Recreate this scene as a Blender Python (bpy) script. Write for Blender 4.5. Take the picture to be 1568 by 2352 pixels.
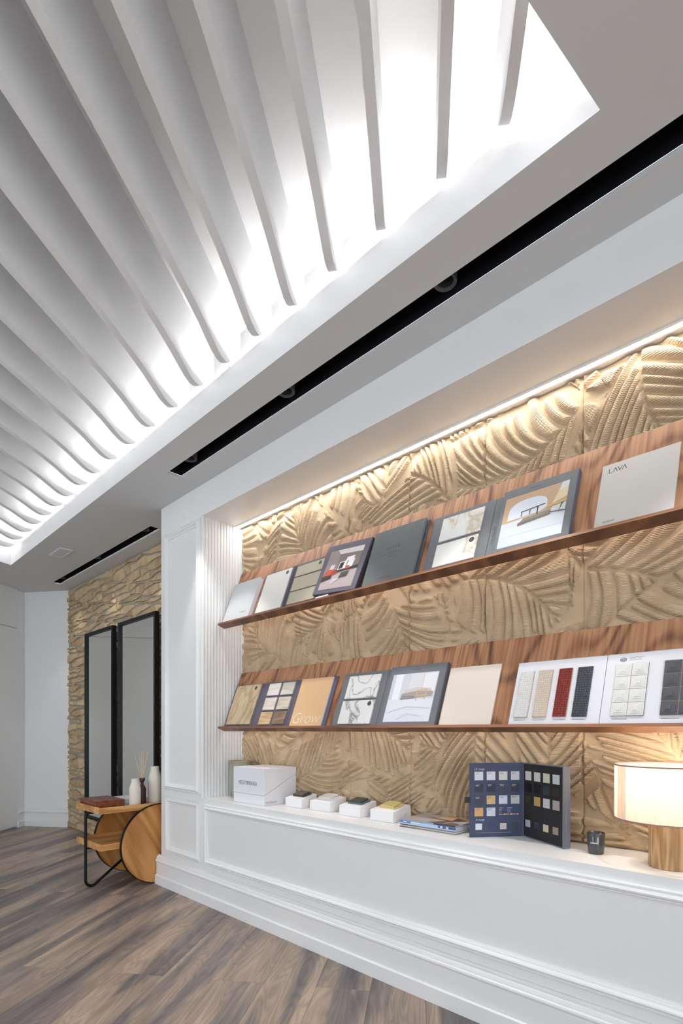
import bpy, bmesh, math, random
import numpy as np
from mathutils import Vector, Matrix
from mathutils.geometry import tessellate_polygon

random.seed(7)
rng = np.random.default_rng(11)
for o in list(bpy.data.objects):
    bpy.data.objects.remove(o)
SC = bpy.context.scene
COL = SC.collection

# ------------------------------------------------------------------ camera
FPX, CX, HORIZON, CAMZ = 1227.0, 784.0, 1676.0, 1.10
cam_d = bpy.data.cameras.new('camera')
cam = bpy.data.objects.new('camera', cam_d)
COL.objects.link(cam)
cam_d.sensor_fit = 'HORIZONTAL'
cam_d.sensor_width = 36.0
cam_d.lens = FPX / 1568.0 * 36.0
cam_d.shift_x = 0.0
cam_d.shift_y = (HORIZON - 1176.0) / 1568.0
cam_d.clip_start = 0.02
yaw = math.atan2(FPX, 784.0 + 464.0)
yaw = math.radians(90) - math.atan((784.0 + 464.0) / FPX)
cam.location = (0, 0, CAMZ)
cam.rotation_euler = (math.radians(90), 0, yaw)
SC.camera = cam

# ------------------------------------------------------------------ world, exposure
world = bpy.data.worlds.new('world')
SC.world = world
world.use_nodes = True
world.node_tree.nodes['Background'].inputs[0].default_value = (0.945, 0.965, 1.0, 1)
world.node_tree.nodes['Background'].inputs[1].default_value = 7.4
SC.view_settings.view_transform = 'Standard'
SC.view_settings.look = 'None'
SC.view_settings.gamma = 1.0
SC.view_settings.use_curve_mapping = False
SC.view_settings.exposure = 0.34
COVE_POWER = 72.0
SPOT_POWER = 27.0
SHELF_FILL = 14.0  # hidden strips added behind the shelf boards
NICHE_POWER = 26.0
LAMP_POWER = 2.0

# ------------------------------------------------------------------ materials
MATS = {}
def s2l(c):
    return tuple((x / 12.92 if x <= 0.04045 else ((x + 0.055) / 1.055) ** 2.4) for x in c)
def rgb(r, g, b):
    return s2l((r / 255.0, g / 255.0, b / 255.0))
def new_mat(name):
    m = bpy.data.materials.new(name)
    m.use_nodes = True
    nt = m.node_tree
    return m, nt, nt.nodes['Principled BSDF']
def N_(nt, typ, **kw):
    n = nt.nodes.new(typ)
    for k, v in kw.items():
        setattr(n, k, v)
    return n
def mat(name, color, rough=0.5, metal=0.0, spec=0.5, noise=0.0, nscale=30.0, bump=0.0, bscale=200.0):
    if name in MATS:
        return MATS[name]
    m, nt, b = new_mat(name)
    b.inputs['Base Color'].default_value = (*color, 1)
    b.inputs['Roughness'].default_value = rough
    b.inputs['Metallic'].default_value = metal
    b.inputs['Specular IOR Level'].default_value = spec
    tc = N_(nt, 'ShaderNodeTexCoord')
    if noise > 0:
        nz = N_(nt, 'ShaderNodeTexNoise'); nz.inputs['Scale'].default_value = nscale; nz.inputs['Detail'].default_value = 4
        nt.links.new(tc.outputs['Object'], nz.inputs['Vector'])
        mx = N_(nt, 'ShaderNodeMix', data_type='RGBA')
        mx.inputs[6].default_value = (*[c * (1 - noise) for c in color], 1)
        mx.inputs[7].default_value = (*[min(1, c * (1 + noise)) for c in color], 1)
        nt.links.new(nz.outputs['Fac'], mx.inputs[0])
        nt.links.new(mx.outputs[2], b.inputs['Base Color'])
    if bump > 0:
        nb = N_(nt, 'ShaderNodeTexNoise'); nb.inputs['Scale'].default_value = bscale; nb.inputs['Detail'].default_value = 3
        nt.links.new(tc.outputs['Object'], nb.inputs['Vector'])
        bp = N_(nt, 'ShaderNodeBump'); bp.inputs['Strength'].default_value = bump; bp.inputs['Distance'].default_value = 0.002
        nt.links.new(nb.outputs['Fac'], bp.inputs['Height'])
        nt.links.new(bp.outputs['Normal'], b.inputs['Normal'])
    MATS[name] = m
    return m
def emit(name, color, strength):
    if name in MATS:
        return MATS[name]
    m = bpy.data.materials.new(name); m.use_nodes = True
    nt = m.node_tree; nt.nodes.clear()
    e = N_(nt, 'ShaderNodeEmission'); e.inputs[0].default_value = (*color, 1); e.inputs[1].default_value = strength
    o = N_(nt, 'ShaderNodeOutputMaterial'); nt.links.new(e.outputs[0], o.inputs[0])
    MATS[name] = m
    return m
def ramp(nt, stops):
    r = N_(nt, 'ShaderNodeValToRGB')
    el = r.color_ramp.elements
    while len(el) < len(stops):
        el.new(0.5)
    for e, (p, c) in zip(el, stops):
        e.position = p; e.color = (*c, 1)
    return r
def wood(name, dark, mid, light, rot=(0, 0, 0), stretch=(1.6, 14, 14), lines=9.0, rough=0.45, fiber=0.35, rnd=False, scale=1.0):
    """grain runs along local X after rot"""
    if name in MATS:
        return MATS[name]
    m, nt, b = new_mat(name)
    L = nt.links.new
    tc = N_(nt, 'ShaderNodeTexCoord')
    mp0 = N_(nt, 'ShaderNodeMapping'); mp0.inputs['Rotation'].default_value = rot
    L(tc.outputs['Object'], mp0.inputs['Vector'])
    src = mp0.outputs['Vector']
    if rnd:
        oi = N_(nt, 'ShaderNodeObjectInfo')
        ml = N_(nt, 'ShaderNodeMath', operation='MULTIPLY'); ml.inputs[1].default_value = 73.0
        L(oi.outputs['Random'], ml.inputs[0])
        ad = N_(nt, 'ShaderNodeVectorMath', operation='ADD')
        L(src, ad.inputs[0]); L(ml.outputs[0], ad.inputs[1])
        src = ad.outputs[0]
    mp = N_(nt, 'ShaderNodeMapping'); mp.inputs['Scale'].default_value = tuple(s * scale for s in stretch)
    L(src, mp.inputs['Vector'])
    n1 = N_(nt, 'ShaderNodeTexNoise'); n1.inputs['Scale'].default_value = 0.55; n1.inputs['Detail'].default_value = 1.5; n1.inputs['Distortion'].default_value = 0.15
    L(mp.outputs[0], n1.inputs['Vector'])
    mu = N_(nt, 'ShaderNodeMath', operation='MULTIPLY'); mu.inputs[1].default_value = lines * 6.28
    L(n1.outputs['Fac'], mu.inputs[0])
    si = N_(nt, 'ShaderNodeMath', operation='SINE'); L(mu.outputs[0], si.inputs[0])
    mr = N_(nt, 'ShaderNodeMapRange'); mr.inputs[1].default_value = -1; mr.inputs[2].default_value = 1
    L(si.outputs[0], mr.inputs[0])
    mp2 = N_(nt, 'ShaderNodeMapping'); mp2.inputs['Scale'].default_value = (6 * scale, 260 * scale, 260 * scale)
    L(src, mp2.inputs['Vector'])
    n2 = N_(nt, 'ShaderNodeTexNoise'); n2.inputs['Scale'].default_value = 1.0; n2.inputs['Detail'].default_value = 3
    L(mp2.outputs[0], n2.inputs['Vector'])
    mp3 = N_(nt, 'ShaderNodeMapping'); mp3.inputs['Scale'].default_value = (0.9 * scale, 9 * scale, 9 * scale)
    L(src, mp3.inputs['Vector'])
    n3 = N_(nt, 'ShaderNodeTexNoise'); n3.inputs['Scale'].default_value = 1.0; n3.inputs['Detail'].default_value = 2
    L(mp3.outputs[0], n3.inputs['Vector'])
    a1 = N_(nt, 'ShaderNodeMath', operation='MULTIPLY'); a1.inputs[1].default_value = 0.30; L(mr.outputs[0], a1.inputs[0])
    a2 = N_(nt, 'ShaderNodeMath', operation='MULTIPLY_ADD'); a2.inputs[1].default_value = fiber; L(n2.outputs['Fac'], a2.inputs[0]); L(a1.outputs[0], a2.inputs[2])
    a3 = N_(nt, 'ShaderNodeMath', operation='MULTIPLY_ADD'); a3.inputs[1].default_value = 0.70 - fiber + 0.1; L(n3.outputs['Fac'], a3.inputs[0]); L(a2.outputs[0], a3.inputs[2])
    r = ramp(nt, [(0.28, dark), (0.5, mid), (0.72, light)])
    L(a3.outputs[0], r.inputs[0])
    L(r.outputs[0], b.inputs['Base Color'])
    b.inputs['Roughness'].default_value = rough
    bp = N_(nt, 'ShaderNodeBump'); bp.inputs['Strength'].default_value = 0.08; bp.inputs['Distance'].default_value = 0.001
    L(n2.outputs['Fac'], bp.inputs['Height']); L(bp.outputs[0], b.inputs['Normal'])
    MATS[name] = m
    return m
def veneer(name, dark, mid, light):
    """crown-cut veneer, grain upright, figure repeating along the shelf"""
    m, nt, b = new_mat(name); L = nt.links.new
    tc = N_(nt, 'ShaderNodeTexCoord')
    def nz(sc, detail, dist=0.0):
        mp = N_(nt, 'ShaderNodeMapping'); mp.inputs['Scale'].default_value = sc; L(tc.outputs['Object'], mp.inputs['Vector'])
        n = N_(nt, 'ShaderNodeTexNoise'); n.inputs['Scale'].default_value = 1.0; n.inputs['Detail'].default_value = detail; n.inputs['Distortion'].default_value = dist
        L(mp.outputs[0], n.inputs['Vector']); return n.outputs['Fac']
    def mth(op, a, b_, c=None):
        q = N_(nt, 'ShaderNodeMath', operation=op)
        for i, v in enumerate((a, b_, c)):
            if v is None: continue
            if isinstance(v, (int, float)): q.inputs[i].default_value = v
            else: L(v, q.inputs[i])
        return q.outputs[0]
    fine = nz((95, 3, 2.2), 4, 0.2)
    pore = nz((420, 3, 9), 2)
    warp = nz((3.4, 1, 1.5), 1.0)
    tone = nz((5.5, 1, 0.7), 1.5)
    sp = N_(nt, 'ShaderNodeSeparateXYZ'); L(tc.outputs['Object'], sp.inputs[0])
    ph = mth('MULTIPLY_ADD', warp, 58.0, mth('MULTIPLY', sp.outputs['X'], 9.0))
    si = mth('SINE', ph, 0.0)
    lin = mth('POWER', mth('MULTIPLY_ADD', si, 0.5, 0.5), 2.2)      # thin dark growth lines
    v = mth('MULTIPLY_ADD', fine, 0.62, 0.02)
    v = mth('MULTIPLY_ADD', lin, -0.20, v)
    v = mth('MULTIPLY_ADD', tone, 0.36, v)
    v = mth('MULTIPLY_ADD', pore, 0.16, v)
    r = ramp(nt, [(0.30, dark), (0.48, mid), (0.66, light)]); L(v, r.inputs[0]); L(r.outputs[0], b.inputs['Base Color'])
    b.inputs['Roughness'].default_value = 0.42
    MATS[name] = m
    return m
def floor_wood():
    m, nt, b = new_mat('floor_plank'); L = nt.links.new
    tc = N_(nt, 'ShaderNodeTexCoord'); oi = N_(nt, 'ShaderNodeObjectInfo')
    ml = N_(nt, 'ShaderNodeMath', operation='MULTIPLY'); ml.inputs[1].default_value = 91.0
    L(oi.outputs['Random'], ml.inputs[0])
    ad = N_(nt, 'ShaderNodeVectorMath', operation='ADD'); L(tc.outputs['Object'], ad.inputs[0]); L(ml.outputs[0], ad.inputs[1])
    def nz(sc, detail, dist=0.0):
        mp = N_(nt, 'ShaderNodeMapping'); mp.inputs['Scale'].default_value = sc; L(ad.outputs[0], mp.inputs['Vector'])
        n = N_(nt, 'ShaderNodeTexNoise'); n.inputs['Scale'].default_value = 1.0; n.inputs['Detail'].default_value = detail; n.inputs['Distortion'].default_value = dist
        L(mp.outputs[0], n.inputs['Vector']); return n
    streak = nz((0.6, 7.5, 8), 3.0, 0.8)
    patch = nz((1.6, 5.0, 5), 2, 0.3)
    ring = nz((1.3, 9.0, 8), 1.8, 0.5)
    fib = nz((9, 330, 300), 3)
    mu = N_(nt, 'ShaderNodeMath', operation='MULTIPLY'); mu.inputs[1].default_value = 95.0; L(ring.outputs['Fac'], mu.inputs[0])
    si = N_(nt, 'ShaderNodeMath', operation='SINE'); L(mu.outputs[0], si.inputs[0])
    r1 = ramp(nt, [(0.34, rgb(76, 76, 84)), (0.44, rgb(112, 107, 107)), (0.52, rgb(150, 133, 121)), (0.66, rgb(178, 158, 141))])
    L(streak.outputs['Fac'], r1.inputs[0])
    r2 = ramp(nt, [(0.35, rgb(116, 100, 91)), (0.65, rgb(168, 143, 125))]); L(patch.outputs['Fac'], r2.inputs[0])
    m1 = N_(nt, 'ShaderNodeMix', data_type='RGBA'); m1.inputs[0].default_value = 0.25
    L(r1.outputs[0], m1.inputs[6]); L(r2.outputs[0], m1.inputs[7])
    # annual rings and fibre as a multiplier
    k1 = N_(nt, 'ShaderNodeMath', operation='MULTIPLY_ADD'); k1.inputs[1].default_value = 0.12; k1.inputs[2].default_value = 0.74; L(si.outputs[0], k1.inputs[0])
    k2 = N_(nt, 'ShaderNodeMath', operation='MULTIPLY_ADD'); k2.inputs[1].default_value = 0.50; L(fib.outputs['Fac'], k2.inputs[0]); L(k1.outputs[0], k2.inputs[2])
    # knots
    vo = N_(nt, 'ShaderNodeTexVoronoi'); vo.inputs['Scale'].default_value = 1.0
    mpv = N_(nt, 'ShaderNodeMapping'); mpv.inputs['Scale'].default_value = (1.1, 2.6, 2.6); L(ad.outputs[0], mpv.inputs['Vector']); L(mpv.outputs[0], vo.inputs['Vector'])
    kr = ramp(nt, [(0.0, (0.55,) * 3), (0.10, (0.80,) * 3), (0.17, (1,) * 3)]); L(vo.outputs['Distance'], kr.inputs[0])
    mm = N_(nt, 'ShaderNodeVectorMath', operation='SCALE'); L(m1.outputs[2], mm.inputs[0]); L(k2.outputs[0], mm.inputs['Scale'])
    mk = N_(nt, 'ShaderNodeVectorMath', operation='MULTIPLY'); L(mm.outputs[0], mk.inputs[0]); L(kr.outputs[0], mk.inputs[1])
    L(mk.outputs[0], b.inputs['Base Color'])
    b.inputs['Roughness'].default_value = 0.42
    b.inputs['Specular IOR Level'].default_value = 0.4
    bp = N_(nt, 'ShaderNodeBump'); bp.inputs['Strength'].default_value = 0.12; bp.inputs['Distance'].default_value = 0.001
    L(fib.outputs['Fac'], bp.inputs['Height']); L(bp.outputs[0], b.inputs['Normal'])
    return m
def marble(name, base, vein, scale=9.0, width=0.035):
    m, nt, b = new_mat(name); L = nt.links.new
    tc = N_(nt, 'ShaderNodeTexCoord')
    mp = N_(nt, 'ShaderNodeMapping'); mp.inputs['Scale'].default_value = (1, 1, 0.7); mp.inputs['Rotation'].default_value = (0.3, 0.7, 0.5)
    L(tc.outputs['Object'], mp.inputs['Vector'])
    n = N_(nt, 'ShaderNodeTexNoise'); n.inputs['Scale'].default_value = scale; n.inputs['Detail'].default_value = 7; n.inputs['Distortion'].default_value = 0.5
    L(mp.outputs[0], n.inputs['Vector'])
    s = N_(nt, 'ShaderNodeMath', operation='SUBTRACT'); s.inputs[1].default_value = 0.5; L(n.outputs['Fac'], s.inputs[0])
    a = N_(nt, 'ShaderNodeMath', operation='ABSOLUTE'); L(s.outputs[0], a.inputs[0])
    r = ramp(nt, [(0.0, vein), (width, tuple(0.35 * v + 0.65 * c for v, c in zip(vein, base))), (width * 3.2, base)])
    L(a.outputs[0], r.inputs[0]); L(r.outputs[0], b.inputs['Base Color'])
    b.inputs['Roughness'].default_value = 0.25
    MATS[name] = m
    return m
def relief_mat():
    m, nt, b = new_mat('relief_tile'); L = nt.links.new
    g = N_(nt, 'ShaderNodeNewGeometry'); sp = N_(nt, 'ShaderNodeSeparateXYZ'); L(g.outputs['Position'], sp.inputs[0])
    nz = N_(nt, 'ShaderNodeTexNoise'); nz.inputs['Scale'].default_value = 26; nz.inputs['Detail'].default_value = 3; L(g.outputs['Position'], nz.inputs['Vector'])
    zz = N_(nt, 'ShaderNodeMath', operation='MULTIPLY_ADD'); zz.inputs[1].default_value = 0.006; L(nz.outputs['Fac'], zz.inputs[0]); L(sp.outputs['Z'], zz.inputs[2])
    mu = N_(nt, 'ShaderNodeMath', operation='MULTIPLY'); mu.inputs[1].default_value = 6.2832 / 0.0058; L(zz.outputs[0], mu.inputs[0])
    si = N_(nt, 'ShaderNodeMath', operation='SINE'); L(mu.outputs[0], si.inputs[0])
    at = N_(nt, 'ShaderNodeAttribute', attribute_name='raised')
    k = N_(nt, 'ShaderNodeMath', operation='MULTIPLY_ADD'); k.inputs[1].default_value = 0.85; k.inputs[2].default_value = 0.15; L(at.outputs['Fac'], k.inputs[0])
    h = N_(nt, 'ShaderNodeMath', operation='MULTIPLY'); L(si.outputs[0], h.inputs[0]); L(k.outputs[0], h.inputs[1])
    n2 = N_(nt, 'ShaderNodeTexNoise'); n2.inputs['Scale'].default_value = 420; n2.inputs['Detail'].default_value = 2; L(g.outputs['Position'], n2.inputs['Vector'])
    h2 = N_(nt, 'ShaderNodeMath', operation='MULTIPLY_ADD'); h2.inputs[1].default_value = 0.9; L(n2.outputs['Fac'], h2.inputs[0]); L(h.outputs[0], h2.inputs[2])
    bp = N_(nt, 'ShaderNodeBump'); bp.inputs['Strength'].default_value = 0.85; bp.inputs['Distance'].default_value = 0.0010
    L(h2.outputs[0], bp.inputs['Height']); L(bp.outputs[0], b.inputs['Normal'])
    n3 = N_(nt, 'ShaderNodeTexNoise'); n3.inputs['Scale'].default_value = 7; n3.inputs['Detail'].default_value = 4; L(g.outputs['Position'], n3.inputs['Vector'])
    r = ramp(nt, [(0.3, rgb(184, 159, 129)), (0.7, rgb(208, 185, 155))]); L(n3.outputs['Fac'], r.inputs[0]); L(r.outputs[0], b.inputs['Base Color'])
    b.inputs['Roughness'].default_value = 0.8
    b.inputs['Specular IOR Level'].default_value = 0.25
    MATS['relief_tile'] = m
    return m
def stone_mat():
    m, nt, b = new_mat('rubble_stone'); L = nt.links.new
    g = N_(nt, 'ShaderNodeNewGeometry'); oi = N_(nt, 'ShaderNodeObjectInfo')
    n = N_(nt, 'ShaderNodeTexNoise'); n.inputs['Scale'].default_value = 18; n.inputs['Detail'].default_value = 6; L(g.outputs['Position'], n.inputs['Vector'])
    ad = N_(nt, 'ShaderNodeMath', operation='MULTIPLY_ADD'); ad.inputs[1].default_value = 0.35; L(oi.outputs['Random'], ad.inputs[0])
    sc = N_(nt, 'ShaderNodeMath', operation='MULTIPLY'); sc.inputs[1].default_value = 0.65; L(n.outputs['Fac'], sc.inputs[0]); L(sc.outputs[0], ad.inputs[2])
    r = ramp(nt, [(0.2, rgb(168, 142, 108)), (0.5, rgb(202, 176, 140)), (0.8, rgb(222, 200, 166))]); L(ad.outputs[0], r.inputs[0]); L(r.outputs[0], b.inputs['Base Color'])
    b.inputs['Roughness'].default_value = 0.9
    bp = N_(nt, 'ShaderNodeBump'); bp.inputs['Strength'].default_value = 0.6; bp.inputs['Distance'].default_value = 0.008
    L(n.outputs['Fac'], bp.inputs['Height']); L(bp.outputs[0], b.inputs['Normal'])
    MATS['stone'] = m
    return m

M_WALL = mat('white_paint', (0.87, 0.875, 0.885), 0.45, noise=0.012, nscale=3)
M_LACQ = mat('white_lacquer', (0.84, 0.84, 0.845), 0.38, noise=0.01, nscale=3)
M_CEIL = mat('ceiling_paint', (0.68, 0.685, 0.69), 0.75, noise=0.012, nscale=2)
M_FIN = mat('fin_paint', (0.88, 0.88, 0.89), 0.5)
M_DOOR = mat('pale_panel', (0.84, 0.845, 0.85), 0.35, noise=0.01, nscale=2)
M_BLACK = mat('black_metal', (0.006, 0.006, 0.009), 0.45, spec=0.25)
M_HOLE = mat('black_recess', (0.004, 0.004, 0.008), 0.6)
M_RING = mat('dark_ring', (0.10, 0.10, 0.12), 0.45)
M_PLANK = floor_wood()
M_SUB = mat('subfloor', (0.05, 0.045, 0.04), 0.8)
M_WALNUT = veneer('walnut_veneer', rgb(98, 62, 42), rgb(150, 102, 70), rgb(182, 134, 98))
M_WALNUT_E = wood('walnut_edge', rgb(104, 66, 46), rgb(142, 94, 66), rgb(166, 116, 84), stretch=(1.2, 14, 14), lines=4.0)
M_WALNUT_SHADE = wood('walnut_under_shade', rgb(78, 50, 34), rgb(108, 70, 48), rgb(134, 92, 64), rot=(0, 0, math.radians(55)), stretch=(1.2, 12, 12), lines=4.0)  # same walnut, darkened to paint the shade under the ledges
M_OAKD = wood('oak_disc', rgb(142, 88, 40), rgb(184, 126, 66), rgb(206, 150, 86), rot=(math.radians(62), 0, math.radians(90)), stretch=(1.2, 9, 9), lines=5.0)
M_OAKT = wood('oak_tray', rgb(158, 106, 54), rgb(196, 142, 82), rgb(216, 166, 106), rot=(0, 0, math.radians(90)), stretch=(1.2, 12, 12), lines=5.0)
M_OAKL = wood('oak_lamp', rgb(128, 94, 58), rgb(172, 134, 92), rgb(200, 164, 120), rot=(0, math.radians(90), 0), stretch=(3, 30, 30), lines=8.0)
M_BOXW = wood('dark_box_wood', rgb(72, 34, 20), rgb(104, 52, 30), rgb(130, 70, 42), stretch=(2, 20, 20), lines=4.0, rough=0.35)
M_RELIEF = relief_mat()
M_STONE = stone_mat()
M_MORTAR = mat('mortar', rgb(172, 164, 150), 0.95, noise=0.15, nscale=40, bump=0.5, bscale=80)
M_MIRROR = mat('mirror_glass', (0.88, 0.91, 0.90), 0.015, 1.0)
M_COVE = emit('cove_led', (1.0, 0.985, 0.96), COVE_POWER)
M_SFILL = emit('shelf_fill_glow', (1.0, 0.98, 0.95), SHELF_FILL)
M_NLED = emit('niche_led', (1.0, 0.985, 0.96), NICHE_POWER)

# ------------------------------------------------------------------ mesh helpers
class MB:
    def __init__(self):
        self.v = []; self.f = []; self.m = []
    def add(self, vs, fs, mi=0):
        k = len(self.v)
        self.v += [tuple(p) for p in vs]
        for f in fs:
            self.f.append(tuple(i + k for i in f)); self.m.append(mi)
        return self
    def box(self, x0, x1, y0, y1, z0, z1, mi=0):
        vs = [(x0, y0, z0), (x1, y0, z0), (x1, y1, z0), (x0, y1, z0), (x0, y0, z1), (x1, y0, z1), (x1, y1, z1), (x0, y1, z1)]
        return self.add(vs, BOXF, mi)
    def hexa(self, vs, mi=0):
        return self.add(vs, BOXF, mi)
    def prism(self, pts, vec, mi=0):
        """pts: planar ring of 3d points, extruded by vec (closed)"""
        n = len(pts); vec = Vector(vec)
        a = [Vector(p) for p in pts]; b = [p + vec for p in a]
        tris = tessellate_polygon([a])
        fs = [tuple(t) for t in tris] + [tuple(i + n for i in reversed(t)) for t in tris]
        fs += [(i, (i + 1) % n, (i + 1) % n + n, i + n) for i in range(n)]
        return self.add(a + b, fs, mi)
    def lathe(self, prof, c=(0, 0), seg=48, mi=0, cap0=True, cap1=True):
        k = len(prof); vs = []; fs = []
        for i in range(seg):
            a = 2 * math.pi * i / seg
            for r, z in prof:
                vs.append((c[0] + r * math.cos(a), c[1] + r * math.sin(a), z))
        for i in range(seg):
            j = (i + 1) % seg
            for q in range(k - 1):
                fs.append((i * k + q, j * k + q, j * k + q + 1, i * k + q + 1))
        if cap0: fs.append(tuple(i * k for i in reversed(range(seg))))
        if cap1: fs.append(tuple(i * k + k - 1 for i in range(seg)))
        return self.add(vs, fs, mi)
    def tube(self, pts, r, seg=12, mi=0, closed=False):
        pts = [Vector(p) for p in pts]; n = len(pts); vs = []; fs = []
        prev = None
        for i, p in enumerate(pts):
            a = pts[i - 1] if (i > 0 or closed) else p
            b = pts[(i + 1) % n] if (i < n - 1 or closed) else p
            t = (b - a).normalized()
            if prev is None:
                u = t.orthogonal().normalized()
            else:
                u = (prev - t * prev.dot(t)).normalized()
            prev = u; w = t.cross(u)
            rr = r[i] if isinstance(r, (list, tuple)) else r
            for s in range(seg):
                q = 2 * math.pi * s / seg
                vs.append(p + (u * math.cos(q) + w * math.sin(q)) * rr)
        for i in range(n if closed else n - 1):
            j = (i + 1) % n
            for s in range(seg):
                s2 = (s + 1) % seg
                fs.append((i * seg + s, i * seg + s2, j * seg + s2, j * seg + s))
        if not closed:
            fs.append(tuple(reversed(range(seg)))); fs.append(tuple((n - 1) * seg + s for s in range(seg)))
        return self.add(vs, fs, mi)
    def grid(self, P, mi=0):
        """P[i][j] points"""
        a = len(P); b = len(P[0])
        vs = [p for row in P for p in row]
        fs = [(i * b + j, i * b + j + 1, (i + 1) * b + j + 1, (i + 1) * b + j) for i in range(a - 1) for j in range(b - 1)]
        return self.add(vs, fs, mi)
    def build(self, name, mats, parent=None, origin=None, smooth=False, bevel=0.0, recalc=True, seg=2, angle=None):
        if origin is None:
            origin = PLOC[parent.name] if parent is not None else Vector((0, 0, 0))
        origin = Vector(origin)
        me = bpy.data.meshes.new(name)
        me.from_pydata([tuple(Vector(p) - origin) for p in self.v], [], self.f)
        if not isinstance(mats, (list, tuple)): mats = [mats]
        for m in mats: me.materials.append(m)
        for p, mi in zip(me.polygons, self.m): p.material_index = mi
        if recalc:
            bm = bmesh.new(); bm.from_mesh(me); bmesh.ops.recalc_face_normals(bm, faces=bm.faces); bm.to_mesh(me); bm.free()
        if smooth:
            me.shade_smooth()
            if angle: me.set_sharp_from_angle(angle=math.radians(angle))
        ob = bpy.data.objects.new(name, me); COL.objects.link(ob)
        if parent is not None:
            ob.parent = parent
            ob.location = origin - PLOC[parent.name]
        else:
            ob.location = origin
        PLOC[ob.name] = origin.copy()
        if bevel > 0:
            md = ob.modifiers.new('bevel', 'BEVEL'); md.width = bevel; md.segments = seg; md.limit_method = 'ANGLE'; md.angle_limit = math.radians(40)
        return ob
BOXF = [(0, 3, 2, 1), (4, 5, 6, 7), (0, 1, 5, 4), (1, 2, 6, 5), (2, 3, 7, 6), (3, 0, 4, 7)]
PLOC = {}
def thing(name, label, cat, loc, group=None):
    o = bpy.data.objects.new(name, None); COL.objects.link(o); o.location = loc
    o.empty_display_size = 0.05
    PLOC[o.name] = Vector(loc)
    o['label'] = label; o['category'] = cat
    if group: o['group'] = group
    return o
def tag(o, label, cat, group=None):
    o['label'] = label; o['category'] = cat
    if group: o['group'] = group
    return o
def struct(o, label=None, cat=None):
    o['kind'] = 'structure'
    if label: o['label'] = label
    if cat: o['category'] = cat
    return o
def sempty(name, loc, label, cat):
    return struct(thing(name, label, cat, loc))
def text_polys(s, size=1.0, align='LEFT', shear=0.0, offset=0.0, spacing=1.0):
    cu = bpy.data.curves.new('t', 'FONT'); cu.body = s; cu.size = size; cu.align_x = align; cu.shear = shear; cu.offset = offset
    cu.space_character = spacing; cu.resolution_u = 3
    ob = bpy.data.objects.new('t', cu)
    me = bpy.data.meshes.new_from_object(ob)
    vs = [tuple(v.co) for v in me.vertices]; fs = [tuple(p.vertices) for p in me.polygons]
    bpy.data.objects.remove(ob); bpy.data.curves.remove(cu); bpy.data.meshes.remove(me)
    return vs, fs
class Frame:
    """local sheet: s along ex, t along et, n along en"""
    def __init__(self, o, ex, et, en):
        self.o, self.ex, self.et, self.en = Vector(o), Vector(ex).normalized(), Vector(et).normalized(), Vector(en).normalized()
    def p(self, s, t, n=0.0):
        return self.o + self.ex * s + self.et * t + self.en * n
    def box(self, mb, s0, s1, t0, t1, n0, n1, mi=0):
        vs = [self.p(s0, t0, n0), self.p(s1, t0, n0), self.p(s1, t0, n1), self.p(s0, t0, n1), self.p(s0, t1, n0), self.p(s1, t1, n0), self.p(s1, t1, n1), self.p(s0, t1, n1)]
        return mb.hexa(vs, mi)
    def quad(self, mb, pts, n, mi=0):
        mb.add([self.p(s, t, n) for s, t in pts], [tuple(range(len(pts)))], mi); return mb
    def disc(self, mb, s, t, r, n0, n1, seg=20, mi=0, el=1.0):
        ring = [self.p(s + r * math.cos(2 * math.pi * i / seg), t + r * el * math.sin(2 * math.pi * i / seg), n0) for i in range(seg)]
        return mb.prism(ring, self.en * (n1 - n0), mi)
    def sub(self, s, t, n=0.0, ang=0.0):
        c, q = math.cos(ang), math.sin(ang)
        return Frame(self.p(s, t, n), self.ex * c + self.et * q, -self.ex * q + self.et * c, self.en)
    def text(self, mb, string, s, t, n, height, width=None, mi=0, **kw):
        vs, fs = text_polys(string, 1.0, **kw)
        xs = [v[0] for v in vs]; ys = [v[1] for v in vs]
        sy = height / 0.69
        sx = sy if width is None else width / (max(xs) - min(xs))
        mb.add([self.p(s + (v[0] - min(xs)) * sx, t + v[1] * sy, n) for v in vs], fs, mi); return mb

# ------------------------------------------------------------------ plan constants
WY, NB = 1.823, 2.150          # display wall face, niche back
ZC = 2.677                     # ceiling
NX0, NX1 = -3.053, 0.9         # niche left / right
ZL, ZT = 0.658, 2.478          # ledge, niche soffit
SY = 2.155                     # stone wall plane
D = Vector((-0.59, 0.808, 0)).normalized()
NN = Vector((D.y, -D.x, 0))

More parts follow.
